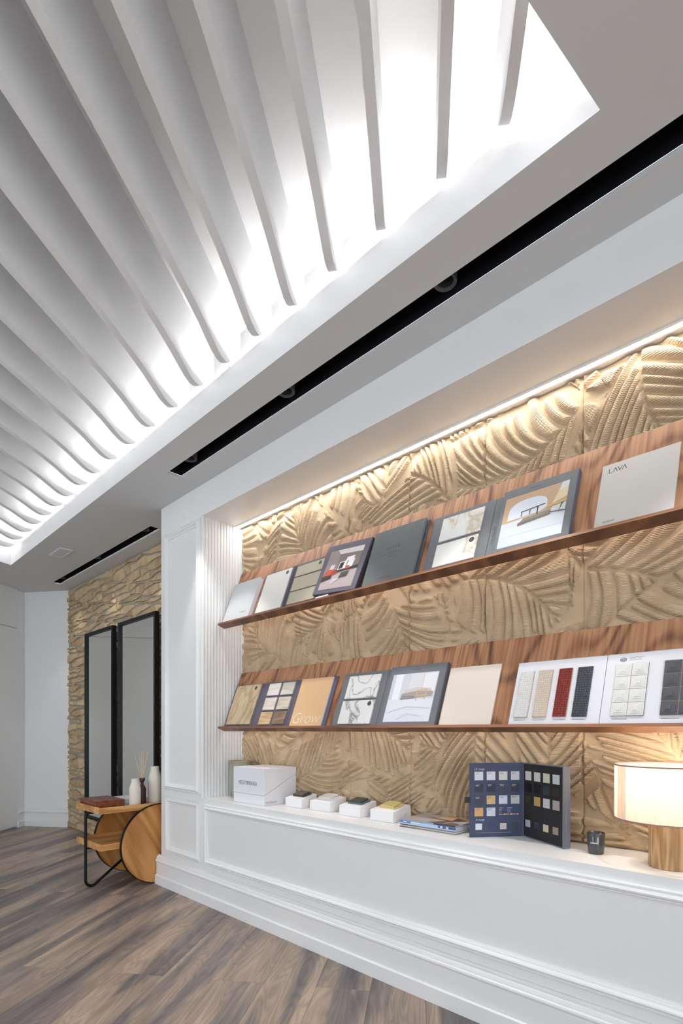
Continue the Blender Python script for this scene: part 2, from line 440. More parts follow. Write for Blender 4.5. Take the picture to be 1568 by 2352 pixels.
# ================================================================== FLOOR
floor = sempty('floor', (0, 0, 0), 'grey brown wood plank floor of the whole room', 'floor')
del floor['category']
MB().box(-8, 3.2, -3.4, 2.6, -0.05, -0.006).build('subfloor', M_SUB, floor)
PW, PL = 0.2315, 2.124
cnt = 0
rq = math.atan2(D.y, D.x)
plank_me = None
for k in range(-9, 24):
    a1 = -0.209 - PW * k; a0 = a1 - PW
    j0 = 2.245 if k % 2 == 0 else 3.307
    for q in range(-4, 4):
        l0 = j0 + q * PL; l1 = l0 + PL
        cxy = D * (l0 + l1) / 2 + NN * (a0 + a1) / 2
        # keep what the room can show
        ends = [D * l + NN * (a0 + a1) / 2 for l in (l0, (l0 + l1) / 2, l1)]
        if not any(-7.6 < e.x < 2.6 and -2.9 < e.y < 2.4 for e in ends): continue
        if max(e.y for e in ends) < -1.2: continue
        if plank_me is None:
            bm = MB(); g = 0.0003; hl = PL / 2 - g; hw = PW / 2 - g; c = 0.0007
            vs = [(-hl, -hw, -0.006), (hl, -hw, -0.006), (hl, hw, -0.006), (-hl, hw, -0.006),
                  (-hl, -hw, -c), (hl, -hw, -c), (hl, hw, -c), (-hl, hw, -c),
                  (-hl + c, -hw + c, 0), (hl - c, -hw + c, 0), (hl - c, hw - c, 0), (-hl + c, hw - c, 0)]
            fs = [(0, 3, 2, 1), (0, 1, 5, 4), (1, 2, 6, 5), (2, 3, 7, 6), (3, 0, 4, 7), (4, 5, 9, 8), (5, 6, 10, 9), (6, 7, 11, 10), (7, 4, 8, 11), (8, 9, 10, 11)]
            bm.add(vs, fs)
            o = bm.build('plank', M_PLANK, floor, origin=(0, 0, 0)); plank_me = o.data
        else:
            o = bpy.data.objects.new('plank', plank_me); COL.objects.link(o); o.parent = floor
        o.location = (cxy.x, cxy.y, 0); o.rotation_euler = (0, 0, rq)
        cnt += 1

# ================================================================== CEILING with coffer and slots
P0 = [Vector((-5.846, 1.43)), Vector((-0.484, 1.43)), Vector((-0.79, -1.25)), Vector((-4.70, -1.25))]   # coffer opening, seen from above
P0[2] = Vector((-0.92, -2.2)); P0[3] = Vector((-5.846 + 0.50 * 3.63, -2.2))
def offset_poly(P, d):
    n = len(P); lines = []
    cen = sum(P, Vector((0, 0))) / n
    for i in range(n):
        a, b = P[i], P[(i + 1) % n]; t = (b - a).normalized(); nn = Vector((t.y, -t.x))
        if (a - cen).dot(nn) < 0: nn = -nn
        lines.append((a + nn * d, t))
    out = []
    for i in range(n):
        (p, t), (q, u) = lines[i - 1], lines[i]
        den = t.x * u.y - t.y * u.x
        s = ((q.x - p.x) * u.y - (q.y - p.y) * u.x) / den
        out.append(p + t * s)
    return out
TR1 = (-3.062, 0.75, 1.588, 1.684)
TR2 = (-6.255, -3.957, 1.914, 2.000)
def rect(x0, x1, y0, y1): return [Vector((x0, y0)), Vector((x1, y0)), Vector((x1, y1)), Vector((x0, y1))]
outer = rect(-8.2, 3.3, -3.6, 2.75)
loops = [outer, P0, rect(*TR1), rect(*TR2)]
polys = [[Vector((p.x, p.y, 0)) for p in l] for l in loops]
flat = [p for l in polys for p in l]
tris = tessellate_polygon(polys)
mb = MB()
mb.add([(p.x, p.y, ZC) for p in flat], [tuple(t) for t in tris])
for l, hgt in ((rect(*TR1), 0.014), (rect(*TR2), 0.014)):
    n = len(l)
    mb.add([(p.x, p.y, ZC) for p in l] + [(p.x, p.y, ZC + hgt) for p in l], [(i, (i + 1) % n, (i + 1) % n + n, i + n) for i in range(n)])
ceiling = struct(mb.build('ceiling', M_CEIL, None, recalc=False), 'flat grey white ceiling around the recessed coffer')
ZLIP, ZTOP = 2.814, 3.05
n = 4
# upstand lip (inner face, top, outer face), trough floor, trough wall, upper ceiling
P1 = offset_poly(P0, 0.012); P2 = offset_poly(P0, 0.095)
rings = [(P0, ZC), (P0, ZLIP), (P1, ZLIP), (P1, 2.70), (P2, 2.70), (P2, ZTOP)]
mb = MB()
vs = [(p.x, p.y, z) for P, z in rings for p in P]
fs = []
for r in range(len(rings) - 1):
    for i in range(4):
        j = (i + 1) % 4
        fs.append((r * 4 + i, r * 4 + j, r * 4 + 4 + j, r * 4 + 4 + i))
mb.add(vs, fs)
mb.build('coffer_upstand', M_FIN, ceiling)
MB().add([(p.x, p.y, ZTOP) for p in P2], [(0, 1, 2, 3)]).build('coffer_soffit', M_FIN, ceiling)
# led strips lying in the trough, one per side
Pa = offset_poly(P0, 0.086); Pb = offset_poly(P0, 0.094)
for i in range(4):
    j = (i + 1) % 4
    a, b, c, d = Pa[i], Pa[j], Pb[j], Pb[i]
    zz = 2.832
    MB().hexa([(a.x, a.y, zz - .022), (b.x, b.y, zz - .022), (c.x, c.y, zz - .022), (d.x, d.y, zz - .022), (a.x, a.y, zz), (b.x, b.y, zz), (c.x, c.y, zz), (d.x, d.y, zz)]).build('glow_strip', M_COVE, ceiling)
# fins
FX = [-0.726, -0.934, -1.174, -1.406, -1.634, -1.865, -2.105, -2.340, -2.586, -2.841, -3.096, -3.350, -3.601, -3.843, -4.090, -4.332, -4.575, -4.824, -5.077, -5.334, -5.598]
for k, fx in enumerate(FX):
    e = Vector((fx, 1.412, 0))
    smax = min(3.1, (-0.512 - 0.02 * 0 - fx) / 0.59 * 1.0 + 0.0)
    # stop at the right-hand end of the coffer
    t0, t1 = P0[1], P0[2]
    dd = (t1 - t0); den = (-D.x) * dd.y - (-D.y) * dd.x
    smax = min(4.3, ((t0.x - e.x) * dd.y - (t0.y - e.y) * dd.x) / den - 0.012)
    prof = [(-0.16, 2.748), (-0.11, 2.752), (-0.065, 2.765), (-0.03, 2.786), (-0.008, 2.808), (0.004, 2.828), (0.02, 2.834), (0.125, 2.834), (0.125, ZTOP - .001)]
    start = [(-smax, ZTOP - .001), (-smax, 2.772)]
    mids = [(s, z) for s, z in ((-2.8, 2.774), (-1.6, 2.775), (-0.8, 2.778), (-0.45, 2.776), (-0.32, 2.768), (-0.23, 2.755)) if s > -smax + 0.02]
    prof = start + mids + [q for q in prof if q[0] > -smax + 0.01]
    ring = [e + D * s + Vector((0, 0, z)) for s, z in prof]
    MB().prism(ring, -NN * 0.030).build('ceiling_fin', M_FIN, ceiling, origin=(fx, 1.412, 2.75), smooth=True, angle=25)

# recessed light slots
def track(name, rct, rings_x, label, zr, pw=1.0):
    x0, x1, y0, y1 = rct
    t = thing(name, label, 'track light', ((x0 + x1) / 2, (y0 + y1) / 2, ZC))
    m = MB(); zt = ZC + 0.11; zb = ZC + 0.0142; g = 0.0
    vs = [(x0, y0, zb), (x1, y0, zb), (x1, y1, zb), (x0, y1, zb), (x0, y0, zt), (x1, y0, zt), (x1, y1, zt), (x0, y1, zt)]
    m.add(vs, [(4, 5, 6, 7), (0, 1, 5, 4), (1, 2, 6, 5), (2, 3, 7, 6), (3, 0, 4, 7)])
    m.build('housing', M_HOLE, t, recalc=False)
    yc = (y0 + y1) / 2
    for rx in rings_x:
        m = MB(); pr = [(0.030, zr - 0.004), (0.041, zr - 0.010), (0.0435, zr - 0.006), (0.0435, zt - 0.001), (0.030, zt - 0.001), (0.030, zr - 0.004)]
        m.lathe(pr, (rx, yc), 36, cap0=False, cap1=False)
        o = m.build('spotlight', M_RING, t, origin=(rx, yc, zr), smooth=True, angle=40)
        MB().lathe([(0.0295, zr + 0.02), (0.001, zr + 0.021)], (rx, yc), 24, cap0=False).build('reflector', M_HOLE, o)
        sl = bpy.data.lights.new('spot_beam', 'SPOT'); sl.energy = SPOT_POWER * pw; sl.spot_size = math.radians(60); sl.spot_blend = 0.45; sl.shadow_soft_size = 0.02; sl.color = (1.0, 0.98, 0.95)
        so = bpy.data.objects.new('spot_beam', sl); COL.objects.link(so); so.parent = t; so.location = Vector((rx, yc, zr + 0.004)) - PLOC[t.name]; so.rotation_euler = (0, 0, 0)
    return t
track('recessed_track_light', TR1, (-1.085, -1.98, -2.875, -0.19), 'long black recessed light slot above the shelf niche', ZC + 0.045)
track('recessed_track_light', TR2, (-4.16, -5.15, -6.10), 'short black recessed light slot above the stone wall', ZC + 0.045, 0.3)
# flush emergency light
t = thing('emergency_light', 'small white flush emergency light panel in the ceiling', 'ceiling light', (-5.11, 1.64, ZC))
x0, x1, y0, y1 = -5.255, -4.972, 1.586, 1.696
m = MB()
for a in ((x0, x1, y0, y0 + .012), (x0, x1, y1 - .012, y1), (x0, x0 + .012, y0 + .012, y1 - .012), (x1 - .012, x1, y0 + .012, y1 - .012)):
    m.box(*a, ZC - 0.008, ZC)
m.build('frame', mat('offwhite_plastic', (0.72, 0.70, 0.71), 0.4), t)
MB().box(x0 + .012, x1 - .012, y0 + .012, y1 - .012, ZC - 0.005, ZC).build('diffuser', mat('lilac_diffuser', (0.60, 0.58, 0.64), 0.3), t)
MB().lathe([(0.006, ZC - .0052), (0.006, ZC - .007)], (-5.14, 1.64), 12).build('status_light', mat('green_dot', (0.45, 0.7, 0.5), 0.3), t)

# ================================================================== WALLS
wall_display = sempty('wall_display', (-3.6, WY, 0), 'white panelled display wall around the shelf niche', 'wall')
m = MB()
m.box(-3.60, NX0 - 0.012, WY, NB + .05, 0, ZC)            # pier
m.box(NX0 - 0.012, NX1, WY, NB + .05, 0, ZL)             # base under the ledge
m.box(NX0 - 0.012, NX1, WY, NB + .05, ZT, ZC)            # bulkhead above niche
m.box(NX1, 2.47, WY, NB + .05, 0, ZC)
m.build('wall_body', M_LACQ, wall_display)
# fluted niche cheek
m = MB(); nf = 14; dy = (NB - WY - 0.004) / nf; P = []
row = []
for i in range(nf):
    for q in range(7):
        a = math.pi * q / 6
        row.append((WY + 0.002 + dy * i + dy * (0.06 + 0.88 * (1 - math.cos(a)) / 2), NX0 - 0.0065 + 0.0065 * math.sin(a) ** 0.8))
row = [(WY, NX0 - 0.012), (WY, NX0 - 0.0065)] + row + [(NB, NX0 - 0.0065)]
m.grid([[(x, y, z) for y, x in row] for z in (ZL, ZT)])
m.build('fluted_panel', M_LACQ, wall_display)
# niche back wall and its relief tiles
wall_niche = struct(MB().box(NX0, NX1, NB, NB + 0.045, ZL + .001, ZT - .001).build('wall_niche', mat('tile_grout', rgb(172, 150, 116), 0.9), None, origin=(NX0, NB, ZL)), 'back of the niche behind the carved leaf tiles')
LEAVES = []
_r = random.Random(21)
_t = 0
while len(LEAVES) < 130 and _t < 6000:
    _t += 1
    c = (_r.uniform(NX0 - .1, NX1 + .1), _r.uniform(ZL - .1, ZT + .1))
    if any((c[0] - q[0]) ** 2 + (c[1] - q[1]) ** 2 < 0.215 ** 2 for q in LEAVES): continue
    LEAVES.append((c[0], c[1], _r.uniform(0, 6.283), _r.uniform(0.56, 0.74), _r.uniform(0.22, 0.29), _r.uniform(0.05, 0.16), _r.choice((-1, 1)) * _r.uniform(0.6, 1.6), _r.uniform(0.040, 0.052), _r.uniform(0, 6.28)))
def relief(X, Z):
    H = np.zeros_like(X)
    x0, x1, z0, z1 = X.min(), X.max(), Z.min(), Z.max()
    for (cx, cz, th, Ln, w, d, bend, pitch, seed) in LEAVES:
        if cx < x0 - .45 or cx > x1 + .45 or cz < z0 - .45 or cz > z1 + .45: continue
        c, s = math.cos(th), math.sin(th)
        u = (X - cx) * c + (Z - cz) * s; v = -(X - cx) * s + (Z - cz) * c
        v = v + bend * 0.8 * (u ** 2 - 0.01)
        av = np.abs(v)
        E = np.sqrt((u / (Ln / 2)) ** 2 + (v / w) ** 2)
        e3 = (1 - E) * w * 1.2
        # finger index: curves that leave the midrib and sweep towards the tip, opening outwards
        uu = u + Ln * 0.22
        sweep = uu - 0.95 * av + 1.5 * av ** 2 * math.copysign(1, bend)
        per = pitch * (1 + 1.6 * av)          # fingers widen outwards
        ph = sweep / per + (0.5 * (v > 0)) + 0.18 * np.sin(sweep * 38 + seed)
        k = np.floor(ph); fr = ph - k
        hsh = np.mod(np.sin(k * 12.9898 + seed * 7.1 + (v > 0) * 3.3) * 43758.5453, 1.0)
        # every finger has its own length
        e3f = e3 - 0.048 * hsh * (0.4 + hsh)
        gap = 0.0026 + 0.022 * av * (0.4 + hsh)
        ed = (0.5 - np.abs(fr - 0.5)) * per * 0.90 - gap
        e = np.minimum(ed, av - 0.004)
        sm = 0.016
        e = np.where((e < sm) & (e3f < sm), sm - np.sqrt((sm - np.minimum(e, sm)) ** 2 + (sm - np.minimum(e3f, sm)) ** 2), np.minimum(e, e3f))
        q = np.clip(e / 0.013, 0, 1)
        h = 1 - (1 - q) ** 2
        inside = e3 > 0.0
        H = np.where(inside, h, H)
    return H
joints = [NX0, -2.872, -2.455, -2.040, -1.624, -1.208, -0.788, -0.372, 0.044, 0.46, NX1]
rowz = [ZL + .001, 1.27, 1.93, ZT - .001]
for i in range(len(joints) - 1):
    for j in range(3):
        ax0, ax1, az0, az1 = joints[i] + .0012, joints[i + 1] - .0012, rowz[j] + .0012, rowz[j + 1] - .0012
        step = 0.0037 if joints[i] < -0.3 else 0.012
        nx = max(8, int((ax1 - ax0) / step)); nz = int((az1 - az0) / step)
        xs = np.linspace(ax0, ax1, nx); zs = np.linspace(az0, az1, nz)
        X, Z = np.meshgrid(xs, zs)
        H = relief(X, Z)
        edge = np.minimum(np.minimum(X - ax0, ax1 - X), np.minimum(Z - az0, az1 - Z))
        ek = np.clip(edge / 0.006, 0, 1)
        Y = NB - 0.004 * np.clip(edge / 0.002, 0, 1) - 0.0185 * H * ek
        V = np.stack([X - ax0, Y - NB, Z - az0], -1).reshape(-1, 3)
        idx = np.arange(nx * nz).reshape(nz, nx)
        F = np.stack([idx[:-1, :-1], idx[:-1, 1:], idx[1:, 1:], idx[1:, :-1]], -1).reshape(-1, 4)
        me = bpy.data.meshes.new('relief_tile')
        me.from_pydata(V.tolist(), [], F.tolist())
        at = me.attributes.new('raised', 'FLOAT', 'POINT'); at.data.foreach_set('value', (H * ek).reshape(-1).astype(np.float32))
        me.materials.append(M_RELIEF); me.shade_smooth()
        o = bpy.data.objects.new('relief_tile', me); COL.objects.link(o); o.parent = wall_niche
        o.location = (ax0 - NX0, 0, az0 - ZL)
# led profile along the niche soffit
t = thing('led_profile', 'glowing linear light strip set along the top of the niche', 'light strip', (-1.0, 2.10, ZT))
m = MB(); m.box(NX0, NX1, 2.076, 2.084, ZT - .006, ZT); m.box(NX0, NX1, 2.108, 2.116, ZT - .006, ZT); m.build('channel', mat('white_profile', (0.8, 0.8, 0.8), 0.4), t)
MB().box(NX0 + .004, NX1, 2.084, 2.108, ZT - .003, ZT).build('diffuser', M_NLED, t)

# mouldings
def moulding_frame(name, x0, x1, z0, z1, w, prof, y=WY):
    """prof: (inset 0..1 from outside, proud)"""
    m = MB(); rings = []
    for a, pr in prof:
        i = a * w
        rings.append([(x0 + i, y - pr, z0 + i), (x1 - i, y - pr, z0 + i), (x1 - i, y - pr, z1 - i), (x0 + i, y - pr, z1 - i)])
    vs = [p for r in rings for p in r]; fs = []
    for r in range(len(rings) - 1):
        for i in range(4):
            j = (i + 1) % 4
            fs.append((r * 4 + i, r * 4 + j, r * 4 + 4 + j, r * 4 + 4 + i))
    m.add(vs, fs)
    return struct(m.build(name, M_LACQ, None, origin=(x0, y, z0)))
MP = [(0, 0), (0, .010), (.08, .014), (.16, .0145), (.20, .011), (.26, .012), (.36, .019), (.48, .023), (.60, .021), (.70, .015), (.74, .011), (.84, .0105), (.92, .007), (1.0, .006), (1.0, 0)]
o = moulding_frame('trim_1', -3.010, 0.86, 0.243, 0.624, 0.044, MP); o['label'] = 'long raised picture moulding on the base below the ledge'
o = moulding_frame('trim_2', -3.520, -3.062, 0.243, 0.632, 0.044, MP); o['label'] = 'small raised picture moulding low on the narrow pier'
o = moulding_frame('trim_3', -3.528, -3.066, 0.684, 2.468, 0.044, MP); o['label'] = 'tall raised picture moulding high on the narrow pier'
# baseboard
def baseboard(name, a, b, label, ext0=0.0, ext1=0.0):
    a = Vector(a); b = Vector(b); t = (b - a).normalized(); nrm = Vector((t.y, -t.x, 0))
    prof = [(0.0, 0.0), (0.035, 0.0), (0.035, 0.062), (0.0225, 0.068), (0.0225, 0.152), (0.027, 0.156), (0.031, 0.163), (0.030, 0.170), (0.024, 0.174), (0.024, 0.178), (0.021, 0.190), (0.012, 0.197), (0.008, 0.204), (0, 0.206)]
    ring = [a - t * ext0 + nrm * d + Vector((0, 0, z)) for d, z in prof]
    o = MB().prism(ring, (b - a) + t * (ext0 + ext1)).build(name, M_LACQ, None, origin=a)
    o['label'] = label
    return struct(o)
baseboard('baseboard_display', (-3.60, WY, 0), (2.34, WY, 0), 'stepped white baseboard along the display wall', ext0=0.03)
baseboard('baseboard_pier', (-3.60, SY, 0), (-3.60, WY, 0), 'short baseboard on the side of the display pier', ext1=0.0) if False else None

# stone wall
wall_rear = struct(MB().box(-6.46, -3.60, SY, SY + 0.12, 0, ZC).build('wall_rear', M_MORTAR, None, origin=(-6.46, SY, 0)), 'rubble stone wall behind the two tall mirrors')
random.seed(5)
def wav(x, k):
    return 0.016 * math.sin(x * 5.3 + k * 1.7) + 0.012 * math.sin(x * 11.7 + k * 2.9) + 0.006 * math.sin(x * 23 + k * 4.1)
zs = [0.0]
while zs[-1] < ZC - 0.05: zs.append(zs[-1] + random.choice((0.036, 0.044, 0.05, 0.056, 0.066, 0.082)))
zs[-1] = ZC
MIRR = [(-5.775, -5.075), (-4.955, -4.215)]
def zb(x, k):
    if k == 0: return 0.0
    if k == len(zs) - 1: return ZC
    return min(ZC, max(0, zs[k] + wav(x, k)))
ns = 0
for k in range(len(zs) - 1):
    x = -6.452 - random.uniform(0, .1)
    while x < -3.95:
        Ls = random.choice((0.09, 0.12, 0.15, 0.19, 0.23, 0.28))
        xa, xb = max(x, -6.452), x + Ls; x = xb
        if xb - xa < 0.03: continue
        zm = (zb(xa, k) + zb(xb, k + 1)) / 2
        if any(a + .04 < xa and xb < b - .04 for a, b in MIRR) and 0.28 < zm < 2.02: continue
        g = 0.006
        sl = random.uniform(-0.015, 0.015); sr = random.uniform(-0.015, 0.015)
        pts = []
        nseg = 3
        for i in range(nseg + 1):
            q = xa + g + (xb - xa - 2 * g) * i / nseg + (sl if i == 0 else 0)
            pts.append((q, zb(q, k) + g + random.uniform(0, .006)))
        for i in range(nseg, -1, -1):
            q = xa + g + (xb - xa - 2 * g) * i / nseg + (sr * 0.6 if i == nseg else 0)
            pts.append((q, zb(q, k + 1) - g - random.uniform(0, .010)))
        cxm = sum(p[0] for p in pts) / len(pts); czm = sum(p[1] for p in pts) / len(pts)
        if max(p[1] for p in pts) - min(p[1] for p in pts) < 0.02: continue
        dep = random.uniform(0.011, 0.020); tilt = random.uniform(-.003, .004); tx = random.uniform(-.03, .03)
        v0 = [(px, SY, pz) for px, pz in pts]
        v1 = [(cxm + (px - cxm) * .985, SY - dep * random.uniform(.5, .8), czm + (pz - czm) * .97) for px, pz in pts]
        v2 = [(cxm + (px - cxm) * random.uniform(.90, .96), SY - dep - tilt * (pz - czm) / .03 - tx * (px - cxm) + random.uniform(-.0025, .0025), czm + (pz - czm) * random.uniform(.76, .90)) for px, pz in pts]
        nn_ = len(pts); m = MB()
        m.v = v0 + v1 + v2 + [(cxm, SY - dep - random.uniform(0, .003), czm)]
        for r in (0, 1):
            for i in range(nn_):
                j = (i + 1) % nn_; m.f.append((r * nn_ + i, r * nn_ + j, (r + 1) * nn_ + j, (r + 1) * nn_ + i)); m.m.append(0)
        for i in range(nn_):
            m.f.append((2 * nn_ + i, 2 * nn_ + (i + 1) % nn_, 3 * nn_)); m.m.append(0)
        m.build('stone', M_STONE, wall_rear, origin=(cxm, SY, czm))
        ns += 1
print('stones', ns, 'planks', cnt)

# left oblique walls
CL = Vector((-6.905, 1.823, 0)); PR = Vector((-6.442, 2.158, 0)); DL = Vector((0.60, -0.80, 0)).normalized()
nl = Vector((-DL.y, DL.x, 0)) * -1   # away from room
if nl.dot(Vector((0, 0, 0)) - CL) > 0: nl = -nl
LEND = CL + DL * 6.3
wl = MB(); ring = [CL, LEND, LEND + nl * .1, CL + nl * .1]
wl.prism(ring, (0, 0, ZC)); wall_left = struct(wl.build('wall_left', M_WALL, None, origin=CL), 'pale blue white wall at the far left')
tp = (PR - CL).normalized(); npp = Vector((-tp.y, tp.x, 0))
ring = [CL, PR, PR + Vector((0, 0.10, 0)), CL + npp * .1 + nl * .1]
struct(MB().prism(ring, (0, 0, ZC)).build('wall_corner', M_WALL, None, origin=CL), 'narrow white wall beside the stone wall')
def bb2(name, a, b, label, e0=0, e1=0):
    o = baseboard(name, a, b, label, e0, e1)
    return o
bb2('baseboard_corner', CL, PR, 'stepped baseboard on the narrow white wall', 0, 0)
bb2('baseboard_left', CL + DL * 0.13, CL, 'short stepped baseboard beside the flush door panels', 0, 0)
# flush wall panels (door leaf and panels) on the left wall
dp = sempty('door_1', CL + DL * 0.13, 'flush pale full height door panels on the left wall', 'door')
u0 = 0.13
for wdt in (0.92, 0.92, 0.92, 0.92, 0.92):
    for za, zb_ in ((0.014, 2.236), (2.241, ZC - .001)):
        a = CL + DL * u0; b = CL + DL * (u0 + wdt - .004)
        ring = [a, b, b - nl * .022, a - nl * .022]
        MB().prism([p + Vector((0, 0, za)) for p in ring], (0, 0, zb_ - za)).build('panel', M_DOOR, dp, bevel=0.0015)
    u0 += wdt

# walls out of view: opposite with window added for light, right with shop window
X0, YO = 2.35, -2.62
wo = MB(); OX0, OX1 = -3.38, -2.15
wo.box(-4.2, 2.47, YO - .12, YO, 0, 0.10); wo.box(-4.2, 2.47, YO - .12, YO, 2.50, ZC)
wo.box(-4.2, OX0, YO - .12, YO, .10, 2.5); wo.box(OX1, 2.47, YO - .12, YO, .10, 2.5)
struct(wo.build('wall_opposite', M_WALL, None), 'wall behind the camera, opened for the added window')
wr = MB(); RY0, RY1 = -2.3, -0.3
wr.box(X0, X0 + .12, YO, WY, 0, 0.10); wr.box(X0, X0 + .12, YO, WY, 2.50, ZC)
wr.box(X0, X0 + .12, YO, RY0, .10, 2.5); wr.box(X0, X0 + .12, RY1, WY, .10, 2.5)
struct(wr.build('wall_right', M_WALL, None), 'window wall at the right outside the picture')
gm = bpy.data.materials.new('window_glass'); gm.use_nodes = True; nt = gm.node_tree; nt.nodes.clear()
tr = N_(nt, 'ShaderNodeBsdfTransparent'); tr.inputs[0].default_value = (.93, .96, .97, 1); gl = N_(nt, 'ShaderNodeBsdfGlossy'); gl.inputs['Roughness'].default_value = 0.02
mx = N_(nt, 'ShaderNodeMixShader'); mx.inputs[0].default_value = 0.06; ou = N_(nt, 'ShaderNodeOutputMaterial')
nt.links.new(tr.outputs[0], mx.inputs[1]); nt.links.new(gl.outputs[0], mx.inputs[2]); nt.links.new(mx.outputs[0], ou.inputs[0])
def framed_window(name, label, along_x, a0, a1, c, npan):
    win = sempty(name, ((a0 + a1) / 2, c, 0.10) if along_x else (c, (a0 + a1) / 2, 0.10), label, 'window')
    def bx(m, p, q, z0, z1, th):
        if along_x: m.box(p, q, c - th, c + th, z0, z1)
        else: m.box(c - th, c + th, p, q, z0, z1)
        return m
    w = (a1 - a0) / npan
    for k in range(npan + 1):
        e = a0 + k * w; bx(MB(), max(a0, e - .02), min(a1, e + .02), .10, 2.5, .025).build('mullion', M_BLACK, win)
    bx(MB(), a0 + .021, a1 - .021, .10, .14, .02).build('sill_rail', M_BLACK, win); bx(MB(), a0 + .021, a1 - .021, 2.46, 2.5, .02).build('head_rail', M_BLACK, win)
    for k in range(npan):
        bx(MB(), a0 + k * w + .021, a0 + (k + 1) * w - .021, .141, 2.459, .003).build('pane', gm, win)
    pl = bpy.data.lights.new('window_portal', 'AREA'); pl.shape = 'RECTANGLE'; pl.size = 2.4; pl.size_y = a1 - a0; pl.cycles.is_portal = True
    po = bpy.data.objects.new('window_portal', pl); COL.objects.link(po)
    if along_x: po.location = ((a0 + a1) / 2, c - .09, 1.3); po.rotation_euler = (math.radians(90), 0, 0); pl.size, pl.size_y = a1 - a0, 2.4
    else: po.location = (c + .09, (a0 + a1) / 2, 1.3); po.rotation_euler = (0, math.radians(90), 0)
    return win
framed_window('window_added', 'unseen window added behind the camera to light the pier and left wall', True, OX0, OX1, YO - .06, 2)  # added out of view to brighten the pier and left wall
framed_window('window_2', 'shop window on the right outside the picture', False, RY0, RY1, X0 + .06, 2)

# ================================================================== SHELVES
AN = math.radians(21.0)
ET = Vector((0, math.sin(AN), math.cos(AN))); ED = Vector((0, math.cos(AN), -math.sin(AN))); EN = -ED
SX0, SX1 = -3.046, 0.88
def shelf(z0, label):
    L0 = Vector((0, 1.935, z0)); th = 0.012; dep = 0.056
    t = thing('display_shelf', label, 'shelf', (-1.1, 1.96, z0), 'walnut display shelves')
    base = L0 + ET * th + ED * (dep - th)
    fr = Frame(base, (1, 0, 0), ET, EN)
    # ledge: top/front faces, separate index for the underside, shaded by colour
    m = MB()
    a = [Vector((SX0, L0.y, L0.z)), Vector((SX1, L0.y, L0.z))]
    q = [L0, L0 + ED * dep, L0 + ED * dep + ET * th, L0 + ET * th]
    vs = [Vector((SX0, p.y, p.z)) for p in q] + [Vector((SX1, p.y, p.z)) for p in q]
    m.add(vs, [(0, 1, 2, 3), (4, 7, 6, 5), (1, 5, 6, 2), (2, 6, 7, 3), (3, 7, 4, 0)], 0)
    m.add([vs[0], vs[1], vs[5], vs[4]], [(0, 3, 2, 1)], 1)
    m.build('ledge', [M_WALNUT_E, M_WALNUT_SHADE], t)
    m = MB(); fr.box(m, SX0, SX1, 0.0005, 0.408, -0.012, 0.0)
    m.build('back_board', M_WALNUT, t, bevel=0.0008)
    m = MB(); fr.box(m, SX0 + .02, SX1, 0.135, 0.147, -0.022, -0.0125); m.build('glow_strip', M_SFILL, t)  # added glowing strip, throws grazing light down the tile relief
    return fr
UP = shelf(1.790, 'upper walnut picture shelf on the carved tile wall')
LO = shelf(1.110, 'lower walnut picture shelf on the carved tile wall')
GR_D = rgb(92, 90, 100)
M_PLUM = mat('plum_board', rgb(94, 90, 104), 0.6, noise=0.05, nscale=60)
M_PLUMD = mat('plum_board_edge', rgb(62, 58, 70), 0.6)
M_SLATE = mat('slate_board', rgb(112, 114, 119), 0.6, noise=0.06, nscale=50)
M_SLATEE = mat('slate_edge', rgb(86, 92, 108), 0.5)
M_ELITE = mat('elite_cover', rgb(100, 104, 106), 0.7, noise=0.10, nscale=14)
M_PAGE = mat('paper_white', rgb(222, 222, 226), 0.6)
M_PALE = mat('pale_grey_paper', rgb(198, 200, 202), 0.6, noise=0.02, nscale=20)
M_GREIGE = mat('greige_paper', rgb(205, 200, 194), 0.5, noise=0.02, nscale=5)
M_CREAM = mat('cream_paper', rgb(236, 222, 210), 0.55, noise=0.015, nscale=14)
M_TAN = mat('tan_paper', rgb(222, 182, 138), 0.5, noise=0.01, nscale=12)
M_INK = mat('black_ink', rgb(36, 34, 36), 0.5)
M_INKG = mat('grey_ink', rgb(120, 120, 124), 0.5)
M_INKD = mat('slate_ink', rgb(66, 68, 72), 0.5)
M_STK = mat('black_sticker', rgb(52, 56, 58), 0.4)
M_STKR = mat('sticker_print', rgb(120, 126, 122), 0.4)
M_WTILE = mat('white_tile', rgb(232, 230, 224), 0.4, noise=0.02, nscale=30)
M_BTILE = mat('beige_stone_tile', rgb(186, 178, 158), 0.6, noise=0.08, nscale=60)
M_MCAL = marble('calacatta_gold', rgb(240, 238, 234), rgb(206, 192, 170), 3.2, 0.010)
M_MGREY = marble('calacatta_grey', rgb(234, 233, 231), rgb(138, 136, 136), 8.0, 0.009)
M_OAKS = wood('oak_sample', rgb(160, 138, 104), rgb(190, 168, 134), rgb(206, 186, 152), rot=(0, math.radians(75), 0), stretch=(3, 22, 22), lines=5)
WS = [wood('wood_sample_%d' % i, *[rgb(*c) for c in cs], stretch=(4, 40, 40), lines=5) for i, cs in enumerate([
    ((214, 206, 196), (228, 222, 214), (238, 232, 226)), ((182, 176, 166), (200, 194, 184), (214, 208, 200)),
    ((206, 192, 178), (224, 212, 200), (236, 226, 216)), ((182, 168, 150), (204, 190, 172), (216, 204, 188)),
    ((176, 144, 104), (202, 170, 128), (216, 188, 150)), ((108, 86, 66), (134, 110, 88), (156, 130, 106))])]

